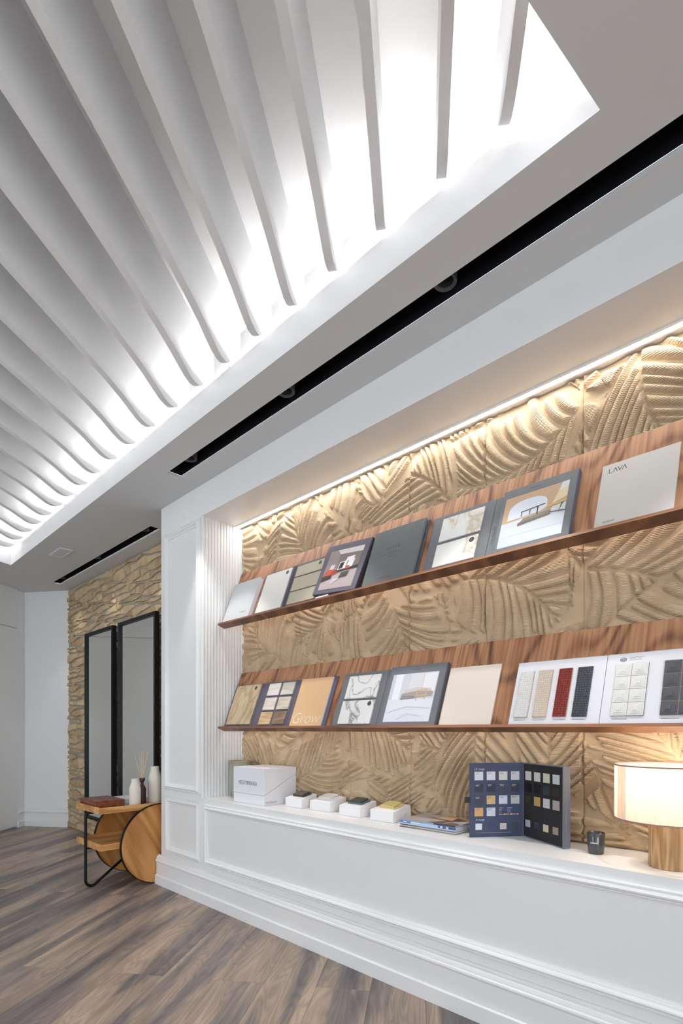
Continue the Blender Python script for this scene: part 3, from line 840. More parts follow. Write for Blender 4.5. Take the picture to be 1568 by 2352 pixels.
def sticker(fr, s, t, n, tile, r=0.0125):
    m = MB(); fr.disc(m, s, t, r, n, n + 0.0006, mi=0)
    for i in range(3):
        tt = t + (i - 1) * r * 0.45; hw = r * (0.55 if i == 1 else 0.4)
        fr.quad(m, [(s - hw, tt - r * .07), (s + hw, tt - r * .07), (s + hw, tt + r * .07), (s - hw, tt + r * .07)], n + 0.0007, 1)
    return m.build('sticker', [M_STK, M_STKR], tile)
def chip(fr, parent, name, s0, s1, t0, t1, n0, n1, m_, bevel=0.0008):
    m = MB(); fr.box(m, s0, s1, t0, t1, n0, n1)
    o = m.build(name, m_, parent, bevel=bevel)
    return o
def bars(fr, m, s0, s1, t, h, n, mi, k=1, gap=0.006, ragged=True):
    for i in range(k):
        q = s1 if not ragged or i == 0 else s0 + (s1 - s0) * (0.6 + 0.35 * random.random())
        fr.quad(m, [(s0, t - i * gap), (q, t - i * gap), (q, t - i * gap + h), (s0, t - i * gap + h)], n, mi)
def scene_print(fr, parent, s0, s1, t0, t1, n, layers, name='cover_print'):
    """layers: list of (colour, polygon in 0..1 coordinates)"""
    m = MB(); mats = []; idx = {}
    for li, (c, poly) in enumerate(layers):
        if c not in idx:
            idx[c] = len(mats); mats.append(mat('print_%d_%d_%d' % c, rgb(*c), 0.35))
        pts = [(s0 + (s1 - s0) * min(1, max(0, a)), t0 + (t1 - t0) * min(1, max(0, b))) for a, b in poly]
        vv = [fr.p(a, b, n + 0.00012 * li) for a, b in pts]
        tr_ = tessellate_polygon([[Vector((a, b, 0)) for a, b in pts]])
        m.add(vv, [tuple(q) for q in tr_], idx[c])
    return m.build(name, mats, parent)
def R_(a, b, c, d): return [(a, b), (c, b), (c, d), (a, d)]

# ---- upper shelf
# 1 pale brochure with thick page block
t = thing('brochure', 'thick pale grey brochure at the left end of the upper shelf', 'brochure', UP.p(-2.87, 0, .015))
m = MB(); UP.box(m, -3.018, -2.742, 0.001, 0.292, 0.0, 0.027); m.build('page_block', M_PAGE, t, bevel=0.001)
m = MB(); UP.box(m, -3.022, -2.740, 0.0005, 0.296, 0.027, 0.029); m.build('cover', M_PALE, t)
m = MB(); UP.text(m, 'MUSEUM', -2.845, 0.052, 0.0294, 0.008, width=0.055); m.build('lettering', M_INKG, t)
# 2 folder with white tile and three beige strips
t = thing('sample_folder', 'plum folder with one white tile and three beige strips, upper shelf', 'sample folder', UP.p(-2.43, 0, .005))
m = MB(); UP.box(m, -2.712, -2.437, 0.0005, 0.312, 0, 0.008); m.build('panel', M_PLUM, t, bevel=.001)
m = MB(); UP.box(m, -2.436, -2.415, 0.0005, 0.312, 0, 0.007); m.build('spine', M_PLUMD, t, bevel=.001)
m = MB(); UP.box(m, -2.414, -2.150, 0.0005, 0.312, 0, 0.008); m.build('panel', M_PLUM, t, bevel=.001)
o = chip(UP, t, 'sample_tile', -2.697, -2.452, 0.030, 0.302, .008, .014, M_WTILE); sticker(UP, -2.487, 0.276, .014, o)
for i, (a, b) in enumerate(((0.222, 0.292), (0.124, 0.212), (0.034, 0.115))):
    o = chip(UP, t, 'sample_strip', -2.397, -2.165, a, b, .008, .014, M_BTILE)
    if i == 0: sticker(UP, -2.197, 0.272, .014, o)
# 3 tilted hardback with interior photo
F3 = UP.sub(-1.975, 0.172, 0.012, math.radians(-5.2))
t = thing('display_book', 'tilted plum hardback with a photo of an orange armchair room', 'book', UP.p(-1.975, 0.0, .02))
m = MB(); F3.box(m, -0.163, 0.163, -0.152, 0.152, 0, 0.024); m.build('cover', M_PLUM, t, bevel=.002)
m = MB(); F3.box(m, 0.1632, 0.1650, -0.150, 0.150, 0.001, 0.023); m.build('fore_edge', M_PLUMD, t)
scene_print(F3, t, -0.128, 0.128, -0.128, 0.112, 0.0245, [
    ((150, 136, 134), R_(0, 0, 1, 1)), ((176, 162, 162), [(0, 0), (1, 0), (1, .42), (.55, .38), (0, .30)]),
    ((224, 214, 212), [(.22, 1), (.34, .88), (1, .86), (1, 1)]), ((128, 114, 112), [(.34, .88), (1, .86), (1, .45), (.34, .42)]),
    ((212, 208, 214), [(.14, .42), (.26, .42), (.28, .62), (.16, .62)]),
    ((60, 48, 50), [(.30, .40), (1, .44), (1, .52), (.30, .46)]),
    ((232, 232, 236), [(.40, .46), (.62, .48), (.64, .68), (.42, .66)]), ((40, 42, 46), [(.42, .48), (.54, .49), (.56, .65), (.44, .64)]),
    ((238, 238, 240), [(.58, .66), (.80, .68), (.82, .78), (.60, .76)]), ((232, 230, 232), [(.64, .48), (.82, .50), (.85, .70), (.68, .69)]),
    ((176, 92, 64), [(.62, .46), (.76, .46), (.74, .54), (.64, .54)]), ((196, 84, 52), [(.02, .36), (.30, .38), (.30, .50), (.10, .50)]),
    ((160, 70, 54), [(.22, .32), (.42, .38), (.42, .44), (.26, .44)]), ((64, 40, 42), [(0, .20), (.30, .26), (.28, .36), (0, .34)]),
    ((72, 70, 74), [(.52, .24), (.76, .26), (.80, .40), (.56, .38)]), ((196, 186, 192), [(.30, .10), (.55, .22), (.50, .24), (.36, .26)]),
])
m = MB(); bars(F3, m, -0.035, 0.005, 0.131, 0.004, 0.0246, 0); bars(F3, m, 0.009, 0.040, 0.131, 0.002, 0.0246, 0); m.build('lettering', M_INKD, t)
o = MB(); UP.box(o, -2.115, -2.02, 0.0005, 0.016, 0.012, 0.036); tag(o.build('page_wedge', M_PAGE, None, origin=UP.p(-2.06, 0, .02), bevel=.001), 'small white paper block wedged under the tilted plum hardback', 'paper block')
# 4 ELITE portfolio
t = thing('portfolio_box', 'dark grey stone-look ELITE portfolio case on the upper shelf', 'portfolio', UP.p(-1.63, 0, .015))
m = MB(); UP.box(m, -1.786, -1.474, 0.0005, 0.324, 0.017, 0.030); m.build('cover', M_ELITE, t, bevel=.0015)
m = MB(); UP.box(m, -1.784, -1.478, 0.002, 0.321, 0.013, 0.017); m.build('page_block', M_INK, t)
m = MB(); UP.box(m, -1.786, -1.468, 0.0005, 0.324, 0.0, 0.013); m.build('back_cover', mat('elite_back', rgb(84, 88, 98), 0.6), t, bevel=.0015)
m = MB(); UP.text(m, 'ELITE', -1.678, 0.196, 0.0304, 0.017, width=0.086); m.build('lettering', M_INKD, t)
m = MB(); bars(UP, m, -1.668, -1.606, 0.178, 0.004, 0.0303, 0); bars(UP, m, -1.708, -1.566, 0.167, 0.004, 0.0303, 0); bars(UP, m, -1.664, -1.604, 0.152, 0.004, 0.0303, 0); m.build('fine_print', mat('elite_print', rgb(80, 83, 86), 0.6), t)
m = MB(); UP.text(m, 'MUSEUM', -1.672, 0.030, 0.0304, 0.011, width=0.055); m.build('imprint', M_INKD, t)
# 5 slate folder with marble tiles and photo book
t = thing('sample_folder', 'slate folder with gold veined marble tiles beside a photo panel, upper shelf', 'sample folder', UP.p(-1.1, 0, .01))
m = MB(); UP.box(m, -1.437, -1.123, 0.0005, 0.316, 0, 0.008); m.build('panel', M_SLATE, t, bevel=.001)
m = MB(); UP.box(m, -1.122, -1.088, 0.0005, 0.316, 0, 0.007); sp = m.build('spine', M_SLATE, t, bevel=.001)
m = MB(); f5 = UP.sub(-1.096, 0.085, 0.0073, math.radians(90)); f5.text(m, 'MUSEUM', 0, 0, 0, 0.012, width=0.085); m.build('lettering', M_INKD, sp)
m = MB(); UP.box(m, -1.078, -0.776, 0.0005, 0.318, 0.0, 0.025); m.build('photo_panel', M_SLATE, t, bevel=.0015)
m = MB(); UP.box(m, -0.7758, -0.7735, 0.002, 0.316, 0.001, 0.024); m.build('panel_edge', M_SLATEE, t)
o = chip(UP, t, 'sample_tile', -1.381, -1.171, 0.168, 0.292, .008, .014, M_MCAL)
o = chip(UP, t, 'sample_tile', -1.383, -1.174, 0.034, 0.151, .008, .014, M_MCAL); sticker(UP, -1.202, 0.130, .014, o)
arch = [(.09, .52)] + [(.09 + .0 + (.62) * (0.5 - 0.5 * math.cos(a)) , .62 + .26 * math.sin(a) ** .55) for a in np.linspace(0.0, math.pi, 15)] + [(.71, .55)]
scene_print(UP, t, -1.062, -0.803, 0.032, 0.274, 0.0255, [
    ((206, 214, 226), R_(0, 0, 1, 1)), ((198, 168, 138), R_(0, .48, 1, 1)), ((222, 228, 240), arch), ((206, 212, 218), [(0, .38), (.09, .48), (.72, .52), (1, .38), (1, .2), (0, .2)]),
    ((226, 206, 172), [(.78, .62), (1, .70), (1, .96), (.86, .84)]), ((214, 220, 226), [(.86, .84), (1, .90), (1, 1), (.9, 1)]),
    ((78, 74, 70), [(.30, .62), (.68, .66), (.68, .68), (.30, .64)]), ((78, 74, 70), [(.31, .54), (.325, .54), (.325, .63), (.31, .63)]), ((78, 74, 70), [(.44, .54), (.455, .54), (.455, .64), (.44, .64)]), ((64, 64, 70), [(.56, .50), (.58, .50), (.58, .66), (.56, .66)]),
    ((136, 124, 112), [(.28, .38), (.36, .49), (.78, .52), (.78, .44)]), ((108, 98, 90), [(.28, .36), (.78, .42), (.78, .46), (.28, .42)]),
    ((214, 178, 126), [(.60, .54), (.80, .58), (1, .60), (1, .64), (.74, .62)]), ((216, 216, 214), [(.78, .48), (1, .44), (1, .58), (.80, .56)]),
    ((96, 132, 96), [(.90, .42), (.96, .58), (.99, .74), (.96, .60), (.93, .60)]), ((70, 64, 60), [(.76, .46), (1, .42), (1, .435), (.76, .475)]),
])
m = MB(); bars(UP, m, -0.965, -0.925, 0.293, 0.0022, 0.0254, 0); m.build('fine_print', M_INKD, t)
# 6 LAVA booklet
t = thing('brochure', 'thin greige LAVA brochure at the right of the upper shelf', 'brochure', UP.p(-.57, 0, .004))
m = MB(); UP.box(m, -0.694, -0.446, 0.0005, 0.303, 0, 0.006); m.build('cover', M_GREIGE, t)
m = MB(); h = 0.019; s0 = -0.669; tt = 0.262; w = 0.0022
def stroke(fr, m, a, b, n, wd, mi=0):
    a = Vector((a[0], a[1], 0)); b = Vector((b[0], b[1], 0)); d = (b - a).normalized(); q = Vector((-d.y, d.x, 0)) * wd / 2
    fr.quad(m, [((a - q).x, (a - q).y), ((b - q).x, (b - q).y), ((b + q).x, (b + q).y), ((a + q).x, (a + q).y)], n, mi)
for a, b in (((0, 0), (0, h)), ((0, 0), (.010, 0)), ((.0135, 0), (.0205, h)), ((.0205, h), (.0275, 0)), ((.029, h), (.036, 0)), ((.036, 0), (.043, h)), ((.0445, 0), (.0515, h)), ((.0515, h), (.0585, 0))):
    stroke(UP, m, (s0 + a[0], tt + a[1]), (s0 + b[0], tt + b[1]), 0.0064, w)
m.build('lettering', M_INK, t)
m = MB(); UP.text(m, 'MUSEUM', -0.666, 0.043, 0.0064, 0.0065, width=0.038); m.build('imprint', M_INK, t)

# ---- lower shelf
t = thing('sample_folder', 'plum folder with oak plank, six small wood chips and a panel', 'sample folder', LO.p(-2.55, 0, .005))
for nm, a, b, n1, mm_ in (('panel', -3.040, -2.735, .008, M_PLUM), ('spine', -2.734, -2.700, .007, M_PLUM), ('panel', -2.699, -2.405, .008, M_PLUM), ('spine', -2.404, -2.372, .007, M_PLUM), ('panel', -2.371, -2.071, .008, M_PLUM)):
    m = MB(); LO.box(m, a, b, 0.0005, 0.308, 0, n1); m.build(nm, mm_, t, bevel=.001)
o = chip(LO, t, 'sample_plank', -3.017, -2.752, 0.026, 0.302, .008, .015, M_OAKS); sticker(LO, -2.800, 0.276, .015, o)
for i in range(3):
    for j in range(2):
        a = (-2.664, -2.531)[j]; b = (0.215, 0.119, 0.024)[i]
        chip(LO, t, 'sample_chip', a, a + 0.112, b, b + 0.081, .008, .0145, WS[i * 2 + j])
t = thing('brochure', 'tan Grow brochure standing in front of the plum folder', 'brochure', LO.p(-2.22, 0, .012))
m = MB(); LO.box(m, -2.356, -2.098, 0.001, 0.301, 0.0085, 0.015); m.build('page_block', M_PAGE, t)
m = MB(); LO.box(m, -2.358, -2.099, 0.0005, 0.303, 0.015, 0.0162); m.build('cover', M_TAN, t)
m = MB(); LO.text(m, 'Grow', -2.338, 0.026, 0.0166, 0.066, width=0.222, shear=0.22, offset=-0.022); m.build('lettering', mat('cream_ink', rgb(246, 232, 214), 0.5), t)
# slate folder grey marble + photo board
t = thing('sample_folder', 'slate folder with two grey veined marble tiles, lower shelf', 'sample folder', LO.p(-1.85, 0, .005))
m = MB(); LO.box(m, -2.018, -1.712, 0.0005, 0.314, 0, 0.008); m.build('panel', M_SLATE, t, bevel=.001)
m = MB(); LO.box(m, -1.711, -1.684, 0.0005, 0.314, 0, 0.007); m.build('spine', M_SLATE, t, bevel=.001)
o = chip(LO, t, 'sample_tile', -1.971, -1.750, 0.163, 0.293, .008, .015, M_MGREY)
o = chip(LO, t, 'sample_tile', -1.974, -1.752, 0.021, 0.150, .008, .015, M_MGREY); sticker(LO, -1.783, 0.130, .015, o)
t = thing('display_book', 'slate hardback with a photo of a pale sofa room', 'book', LO.p(-1.52, 0, .012))
m = MB(); LO.box(m, -1.680, -1.358, 0.0005, 0.316, 0.0, 0.025); m.build('cover', M_SLATE, t, bevel=.002)
m = MB(); LO.box(m, -1.3578, -1.3555, 0.002, 0.314, 0.001, 0.024); m.build('fore_edge', M_SLATEE, t)
scene_print(LO, t, -1.657, -1.391, 0.024, 0.272, 0.0255, [
    ((222, 224, 232), R_(0, 0, 1, 1)), ((206, 208, 214), R_(0, .46, 1, 1)), ((232, 234, 240), [(.08, .46), (.24, .46), (.24, 1), (.08, 1)]), ((216, 216, 220), R_(.42, .5, .70, 1)), ((230, 230, 234), R_(.72, .60, .98, .98)),
    ((206, 198, 196), [(.26, .52), (.36, .66), (.64, .70), (.90, .66), (.98, .52)]), ((168, 158, 156), [(.28, .46), (.96, .50), (.96, .60), (.60, .62), (.30, .58)]), ((150, 142, 142), [(.28, .45), (.60, .47), (.60, .52), (.30, .54)]),
    ((206, 170, 120), [(.60, .50), (.86, .52), (.86, .545), (.60, .525)]), ((206, 170, 120), R_(.62, .42, .64, .64)), ((206, 170, 120), R_(.80, .44, .82, .66)), ((212, 180, 134), [(.62, .62), (.82, .64), (.82, .66), (.62, .64)]),
    ((206, 208, 220), [(.05, .18), (.45, .30), (.95, .26), (.95, .275), (.45, .315), (.05, .195)]), ((204, 206, 216), [(.3, .04), (.5, .16), (.8, .10), (.8, .11), (.5, .175), (.3, .055)]),
])
m = MB(); bars(LO, m, -1.545, -1.495, 0.291, 0.0024, 0.0254, 0); m.build('fine_print', M_INKD, t)
# cream booklet
t = thing('brochure', 'blank cream paper brochure in the middle of the lower shelf', 'brochure', LO.p(-1.22, 0, .004))
m = MB(); LO.box(m, -1.345, -1.096, 0.0008, 0.289, 0, 0.006); m.build('page_block', M_PAGE, t)
m = MB(); LO.box(m, -1.346, -1.096, 0.0005, 0.290, 0.006, 0.0072); m.build('cover', M_CREAM, t)
# white board with relief tiles
t = thing('tile_board', 'white fold-out board carrying coloured studded and stepped relief tiles', 'sample board', LO.p(-.7, 0, .004))
M_BOARD = mat('white_board', rgb(228, 228, 234), 0.45)
for a, b in ((-1.018, -0.676), (-0.674, -0.335)):
    m = MB(); LO.box(m, a, b, 0.0005, 0.284, 0, 0.006); m.build('panel', M_BOARD, t, bevel=.0006)
m = MB(); LO.box(m, -1.018, -0.335, 0.2842, 0.2850, 0, 0.004); m.build('panel_edge', mat('maroon_edge', rgb(120, 62, 60), 0.6), t)
def studs(s0, s1, t0, t1, cols, rows, mm_, edge):
    m = MB(); n0, n1, n2 = .006, .0125, .0160
    LO.box(m, s0, s1, t0, t1, n0, n1, 1)
    ds = (s1 - s0) / cols; dt = (t1 - t0) / rows
    for i in range(cols):
        for j in range(rows):
            a, b, c, d = s0 + i * ds, s0 + (i + 1) * ds, t0 + j * dt, t0 + (j + 1) * dt; e = ds * .10; q = ds * .30
            vs = [LO.p(a + e, c + e, n1), LO.p(b - e, c + e, n1), LO.p(b - e, d - e, n1), LO.p(a + e, d - e, n1), LO.p(a + q, c + q, n2), LO.p(b - q, c + q, n2), LO.p(b - q, d - q, n2), LO.p(a + q, d - q, n2)]
            m.add(vs, [(0, 1, 5, 4), (1, 2, 6, 5), (2, 3, 7, 6), (3, 0, 4, 7), (4, 5, 6, 7)], 0)
    LO.quad(m, [(s0, t0), (s1, t0), (s1, t1), (s0, t1)], n1 + .0001, 0)
    return m.build('studded_tile', [mm_, edge], t, recalc=False)
E_BEI = mat('bisque_edge', rgb(206, 182, 158), 0.7)
cols4 = [rgb(232, 230, 228), rgb(222, 208, 194), rgb(142, 58, 50), rgb(78, 80, 86)]
nm4 = ['white', 'beige', 'brick red', 'charcoal']
for i, (a, b) in enumerate(((-0.998, -0.943), (-0.922, -0.869), (-0.843, -0.793), (-0.772, -0.720))):
    o = studs(a, b, 0.042, 0.241, 6, 21, mat('stud_%d' % i, cols4[i], 0.45), E_BEI if i != 3 else mat('dark_edge', rgb(66, 66, 70), .7)); o['label'] = nm4[i] + ' studded tile strip'
def stepped(s0, s1, t0, t1, mm_):
    m = MB(); n = .0125; ring = []
    ws = [0, 0, .12, .12, .24, .24, .36, .36]
    ns_ = [.007, .0125, .0125, .0140, .0140, .0155, .0155, .0172]
    w = (s1 - s0); hgt = (t1 - t0); vs = []
    for a, nn_ in zip(ws, ns_):
        vs += [LO.p(s0 + a * w, t0 + a * hgt, nn_), LO.p(s1 - a * w, t0 + a * hgt, nn_), LO.p(s1 - a * w, t1 - a * hgt, nn_), LO.p(s0 + a * w, t1 - a * hgt, nn_)]
    fs = []
    for r in range(len(ws) - 1):
        for i in range(4): fs.append((r * 4 + i, r * 4 + (i + 1) % 4, r * 4 + 4 + (i + 1) % 4, r * 4 + 4 + i))
    k = (len(ws) - 1) * 4; fs.append((k, k + 1, k + 2, k + 3))
    m.add(vs, fs); return m.build('stepped_tile', mm_, t)
M_STW = mat('stepped_white', rgb(224, 223, 221), 0.35); M_STD = mat('stepped_charcoal', rgb(82, 82, 88), 0.4)
for s0, s1, mm_ in ((-0.638, -0.535, M_STW), (-0.486, -0.383, M_STD)):
    m = MB(); LO.box(m, s0, s1, 0.042, 0.240, .006, .0105); m.build('tile_backing', E_BEI, t)
    g = .0022; w = (s1 - s0 - g) / 2; hh = (0.198 - 3 * g) / 4
    for i in range(2):
        for j in range(4):
            a = s0 + i * (w + g); b = 0.042 + j * (hh + g)
            stepped(a, a + w, b, b + hh, mm_)
m = MB(); LO.disc(m, -0.620, 0.259, .0115, .0061, .0064, el=0.8, mi=0)
for i in range(3):
    LO.quad(m, [(-0.628, .253 + i * .005), (-0.612, .254 + i * .005), (-0.612, .2555 + i * .005), (-0.628, .2545 + i * .005)], .0066, 1)
bars(LO, m, -0.600, -0.555, 0.266, .0012, .0063, 0, k=3, gap=.005)
bars(LO, m, -0.634, -0.585, 0.030, .0018, .0063, 0); bars(LO, m, -0.484, -0.43, 0.030, .0018, .0063, 0)
for a in (-0.996, -0.920, -0.841, -0.77): bars(LO, m, a, a + .045, 0.031, .0014, .0063, 0)
m.build('fine_print', [M_INKG, M_BOARD], t)

# ================================================================== LEDGE OBJECTS
# tapered glass vessel
c = (-2.925, 2.030)
m = MB(); m.lathe([(0.050, ZL + .0005), (0.053, ZL + .012), (0.060, ZL + .10), (0.068, ZL + .19), (0.075, ZL + .236), (0.076, ZL + .238), (0.071, ZL + .236), (0.064, ZL + .19), (0.056, ZL + .10), (0.049, ZL + .02), (0.001, ZL + .018)], c, 40, cap1=False)
gmat = mat('smoky_glass', rgb(206, 204, 186), 0.12, spec=0.6, noise=0.12, nscale=12); gmat.node_tree.nodes['Principled BSDF'].inputs['Transmission Weight'].default_value = 0.45
t = thing('glass_vase', 'tall pale greenish glass vessel behind the white box', 'vase', (c[0], c[1], ZL))
m.build('vessel', gmat, t, smooth=True, angle=50)
m = MB(); m.lathe([(0.0735, ZL + .2375), (0.0765, ZL + .2395), (0.0765, ZL + .2345), (0.0735, ZL + .2345)], c, 40, cap0=False, cap1=False); m.build('rim', mat('gold_rim', rgb(190, 172, 128), 0.3, 0.6), t, smooth=True)
# MEDITERRANEA box
t = thing('storage_box', 'large white MEDITERRANEA box at the left end of the ledge', 'box', (-2.63, 2.0, ZL))
M_BOX = mat('white_card', rgb(232, 232, 238), 0.5)
bx0, bx1, by0, by1, bz0, bz1 = -2.785, -2.480, 1.885, 2.128, ZL + .0005, 0.874
za, zbk = 0.716, 0.832
m = MB(); m.prism([(bx0, by0, bz0), (bx0, by1, bz0), (bx0, by1, zbk), (bx0, by0, za)], (bx1 - bx0, 0, 0)); m.build('box_base', M_BOX, t, bevel=.0012)
m = MB(); m.prism([(bx0 - .001, by0 - .001, za + .0022), (bx0 - .001, by1 + .001, zbk + .0022), (bx0 - .001, by1 + .001, bz1), (bx0 - .001, by0 - .001, bz1)], (bx1 - bx0 + .002, 0, 0)); lid = m.build('lid', M_BOX, t, bevel=.0012)
fm = Frame((bx0, by0 - .0014, bz0), (1, 0, 0), (0, 0, 1), (0, -1, 0))
m = MB(); fm.text(m, 'MEDITERRANEA', 0.056, 0.112, 0, 0.023, width=0.183); m.build('lettering', mat('charcoal_ink', rgb(70, 70, 76), .5), lid)
fs_ = Frame((bx1 + .0004, by0, bz0), (0, 1, 0), (0, 0, 1), (1, 0, 0))
m = MB(); fs_.text(m, 'PORCELANOSA', 0.014, 0.012, 0, 0.0105, width=0.082); m.build('imprint', M_INKG, t)
m = MB(); m.add([(bx0 + .09, by0 + .07, bz1 + .0006), (bx0 + .23, by0 + .07, bz1 + .0006), (bx0 + .23, by0 + .074, bz1 + .0006), (bx0 + .09, by0 + .074, bz1 + .0006)], [(0, 1, 2, 3)]); m.build('lid_print', M_INKG, lid)
# four sample boxes
M_FOAM = mat('white_box_card', rgb(240, 238, 240), 0.55)
SB = [((-2.395, -2.252, 1.972, 2.095), rgb(96, 88, 86), rgb(70, 64, 64), 'small white box topped with a dark brown chip'),
      ((-2.198, -2.038, 1.984, 2.118), rgb(238, 236, 234), rgb(232, 230, 228), 'small white box topped with a plain white chip'),
      ((-1.956, -1.809, 1.970, 2.105), rgb(70, 78, 76), rgb(96, 106, 110), 'small white box topped with a dark slate green chip'),
      ((-1.738, -1.594, 1.966, 2.112), rgb(226, 208, 146), rgb(214, 194, 130), 'small white box topped with a yellow chip')]
for (x0, x1, y0, y1), c1, c2, lb in SB:
    t = thing('sample_box', lb, 'sample box', ((x0 + x1) / 2, (y0 + y1) / 2, ZL), 'sample boxes on the ledge')
    z0, zf, zk = ZL + .0005, ZL + .052, ZL + .074; ins = 0.008
    m = MB(); m.prism([(x0, y0, z0), (x0, y1, z0), (x0, y1 - ins, zk), (x0, y0 + .002, zf)], (x1 - x0, 0, 0)); m.build('box_body', M_FOAM, t, bevel=.002)
    sl = (zk - zf) / (y1 - ins - y0 - .002); fe = Vector((0, 1, sl)).normalized()
    fr = Frame((x0, y0 + .002, zf), (1, 0, 0), fe, (1, 0, 0)); fr.en = Vector((0, -fe.z, fe.y))
    w = x1 - x0; dd = (y1 - y0)
    ch = thing('chip', '', '', fr.p(w / 2, dd / 2)); 
    bpy.data.objects.remove(ch)
    m = MB(); fr.box(m, w * .20, w * .84, dd * .26, dd * .80, 0.0, .009); m.build('chip_base', mat('chipb_%d' % int(c2[0] * 999 + c2[2] * 99), c2, .5), t, bevel=.0012)
    # upper leaf, tipped open at the back right
    vs = [fr.p(w * .22, dd * .28, .0095), fr.p(w * .80, dd * .28, .0095), fr.p(w * .80, dd * .28, .0145), fr.p(w * .22, dd * .28, .0145), fr.p(w * .22, dd * .80, .0095), fr.p(w * .74, dd * .80, .0095), fr.p(w * .74, dd * .80, .0165), fr.p(w * .22, dd * .80, .0165)]
    m = MB(); m.hexa(vs); m.build('chip_top', mat('chipt_%d' % int(c1[0] * 999 + c1[2] * 99), c1, .4), t, bevel=.001)
    fz = Frame((x1 + .0006, y0, z0), (0, 1, 0), (0, 0, 1), (1, 0, 0))
    m = MB(); fz.quad(m, [(dd * .58, .026), (dd * .66, .031), (dd * .72, .040), (dd * .66, .028)], 0); m.build('thumb_notch', M_INKG, t)
# magazines
mags = [(0.004, (150, 140, 136), (190, 188, 190), 'bottom magazine of the stack beside the open swatch case', -.004),
        (0.005, (206, 206, 210), (226, 226, 230), 'second magazine from the bottom of the ledge stack', .003),
        (0.005, (120, 120, 126), (216, 216, 220), 'third magazine from the bottom of the ledge stack', -.002),
        (0.005, (214, 214, 218), (230, 230, 232), 'fourth magazine from the bottom, under the blue one', .002),
        (0.0115, (88, 138, 212), (214, 216, 222), 'blue covered magazine second from the top of the stack', 0.0),
        (0.007, (168, 162, 160), (206, 202, 200), 'top magazine with a grey and peach cover', .001)]
z = ZL + .0005
for th, cc, pc, lb, jx in mags:
    t = thing('magazine', lb, 'magazine', (-1.375, 2.03, z), 'magazines stacked on the ledge')
    x0, x1, y0, y1 = -1.520 + jx, -1.228 + jx * .5, 1.930 + jx * .4, 2.128
    m = MB(); m.box(x0 + .001, x1 - .001, y0 + .001, y1, z, z + th - .001); m.build('page_block', mat('page_%d' % pc[0], rgb(*pc), .6), t)
    m = MB(); m.box(x0, x1, y0, y1, z + th - .001, z + th - .0002); m.box(x0, x1, y0, y0 + .001, z, z + th - .001)
    cv = m.build('cover', mat('cover_%d_%d' % (cc[0], cc[2]), rgb(*cc), .3), t)
    if lb.startswith('top'):
        ft = Frame((x0, y0, z + th), (1, 0, 0), (0, 1, 0), (0, 0, 1))
        scene_print(ft, cv, 0, x1 - x0, 0, y1 - y0, 0.0002, [
            ((176, 170, 170), R_(0, 0, 1, 1)), ((96, 84, 78), [(.28, .55), (.5, .95), (.98, .92), (.98, .62), (.8, .45), (.72, .08), (.98, 0), (.5, 0), (.66, .42)]), ((232, 188, 160), [(.36, .56), (.72, .50), (.66, .86), (.42, .84)]), ((206, 160, 96), [(.46, .88), (.76, .84), (.82, .97), (.52, .98)]),
            ((226, 190, 170), [(.76, .74), (.92, .74), (.92, .86), (.80, .86)]), ((226, 224, 224), [(.82, .40), (1, .34), (1, .78), (.92, .66)]), ((110, 92, 78), [(.78, 0), (1, 0), (.98, .2), (.82, .3)])])
        fg = Frame((x0, y0 - .0003, z), (1, 0, 0), (0, 0, 1), (0, -1, 0))
        m = MB(); fg.quad(m, [(.18, .001), (.29, .001), (.29, .006), (.18, .006)], 0); m.build('spine_print', M_INK, t)
    elif lb.startswith('blue'):
        fg = Frame((x0, y0 - .0003, z), (1, 0, 0), (0, 0, 1), (0, -1, 0))
        scene_print(fg, t, 0, x1 - x0, 0, th, 0.0, [((88, 138, 212), R_(0, 0, 1, 1)), ((166, 200, 236), R_(.2, .0, .72, .9)), ((60, 84, 150), R_(.70, .0, 1, .9)), ((216, 226, 240), R_(.74, .1, .78, .8)), ((206, 220, 238), R_(.84, .1, .88, .8)), ((226, 232, 242), R_(.06, .35, .13, .75)), ((226, 232, 242), R_(.20, .40, .38, .72))], 'spine_print')
    elif lb.startswith('bottom') or lb.startswith('third'):
        fg = Frame((x0, y0 - .0003, z), (1, 0, 0), (0, 0, 1), (0, -1, 0))
        m = MB(); fg.quad(m, [(0, .0005), (.09, .0005), (.09, th - .001), (0, th - .001)], 0); m.build('spine_print', mat('mag_dark', rgb(92, 78, 76), .4), t)
    z += th
# swatch case
t = thing('swatch_case', 'open navy swatch case with colour chips on the ledge', 'sample case', (-1.0, 2.05, ZL))
A = Vector((-1.160, 1.928, ZL + .0005)); B = Vector((-1.019, 2.112, ZL + .0005)); C = Vector((-0.800, 1.985, ZL + .0005)); HC_ = 0.305
ex = (B - A).normalized(); en = Vector((ex.y, -ex.x, 0)); fl = Frame(A, ex, (0, 0, 1), en); WL = (B - A).length
M_NAVY = mat('navy_board', rgb(62, 72, 100), 0.5, noise=.04, nscale=20)
m = MB(); fl.box(m, 0, WL - .001, 0, HC_, -.005, 0); lidp = m.build('cover_panel', M_NAVY, t, bevel=.001)
for tx, a_, b_, w_ in (('LS range', .022, HC_ - .029, .042), ('A range', .026, .068, .038)):
    m = MB(); fl.text(m, tx, a_, b_, .0006, .0085, width=w_); m.build('lettering', mat('pale_ink', rgb(206, 210, 222), .5), lidp)
sw = [[(216, 218, 232), (216, 218, 230), (214, 208, 206), (200, 202, 206)], [(46, 54, 74), (44, 50, 70), (64, 72, 88), (58, 58, 76)], [(66, 64, 84), (206, 180, 132), (204, 212, 230), (190, 190, 188)], [(212, 164, 108), (206, 210, 224)]]
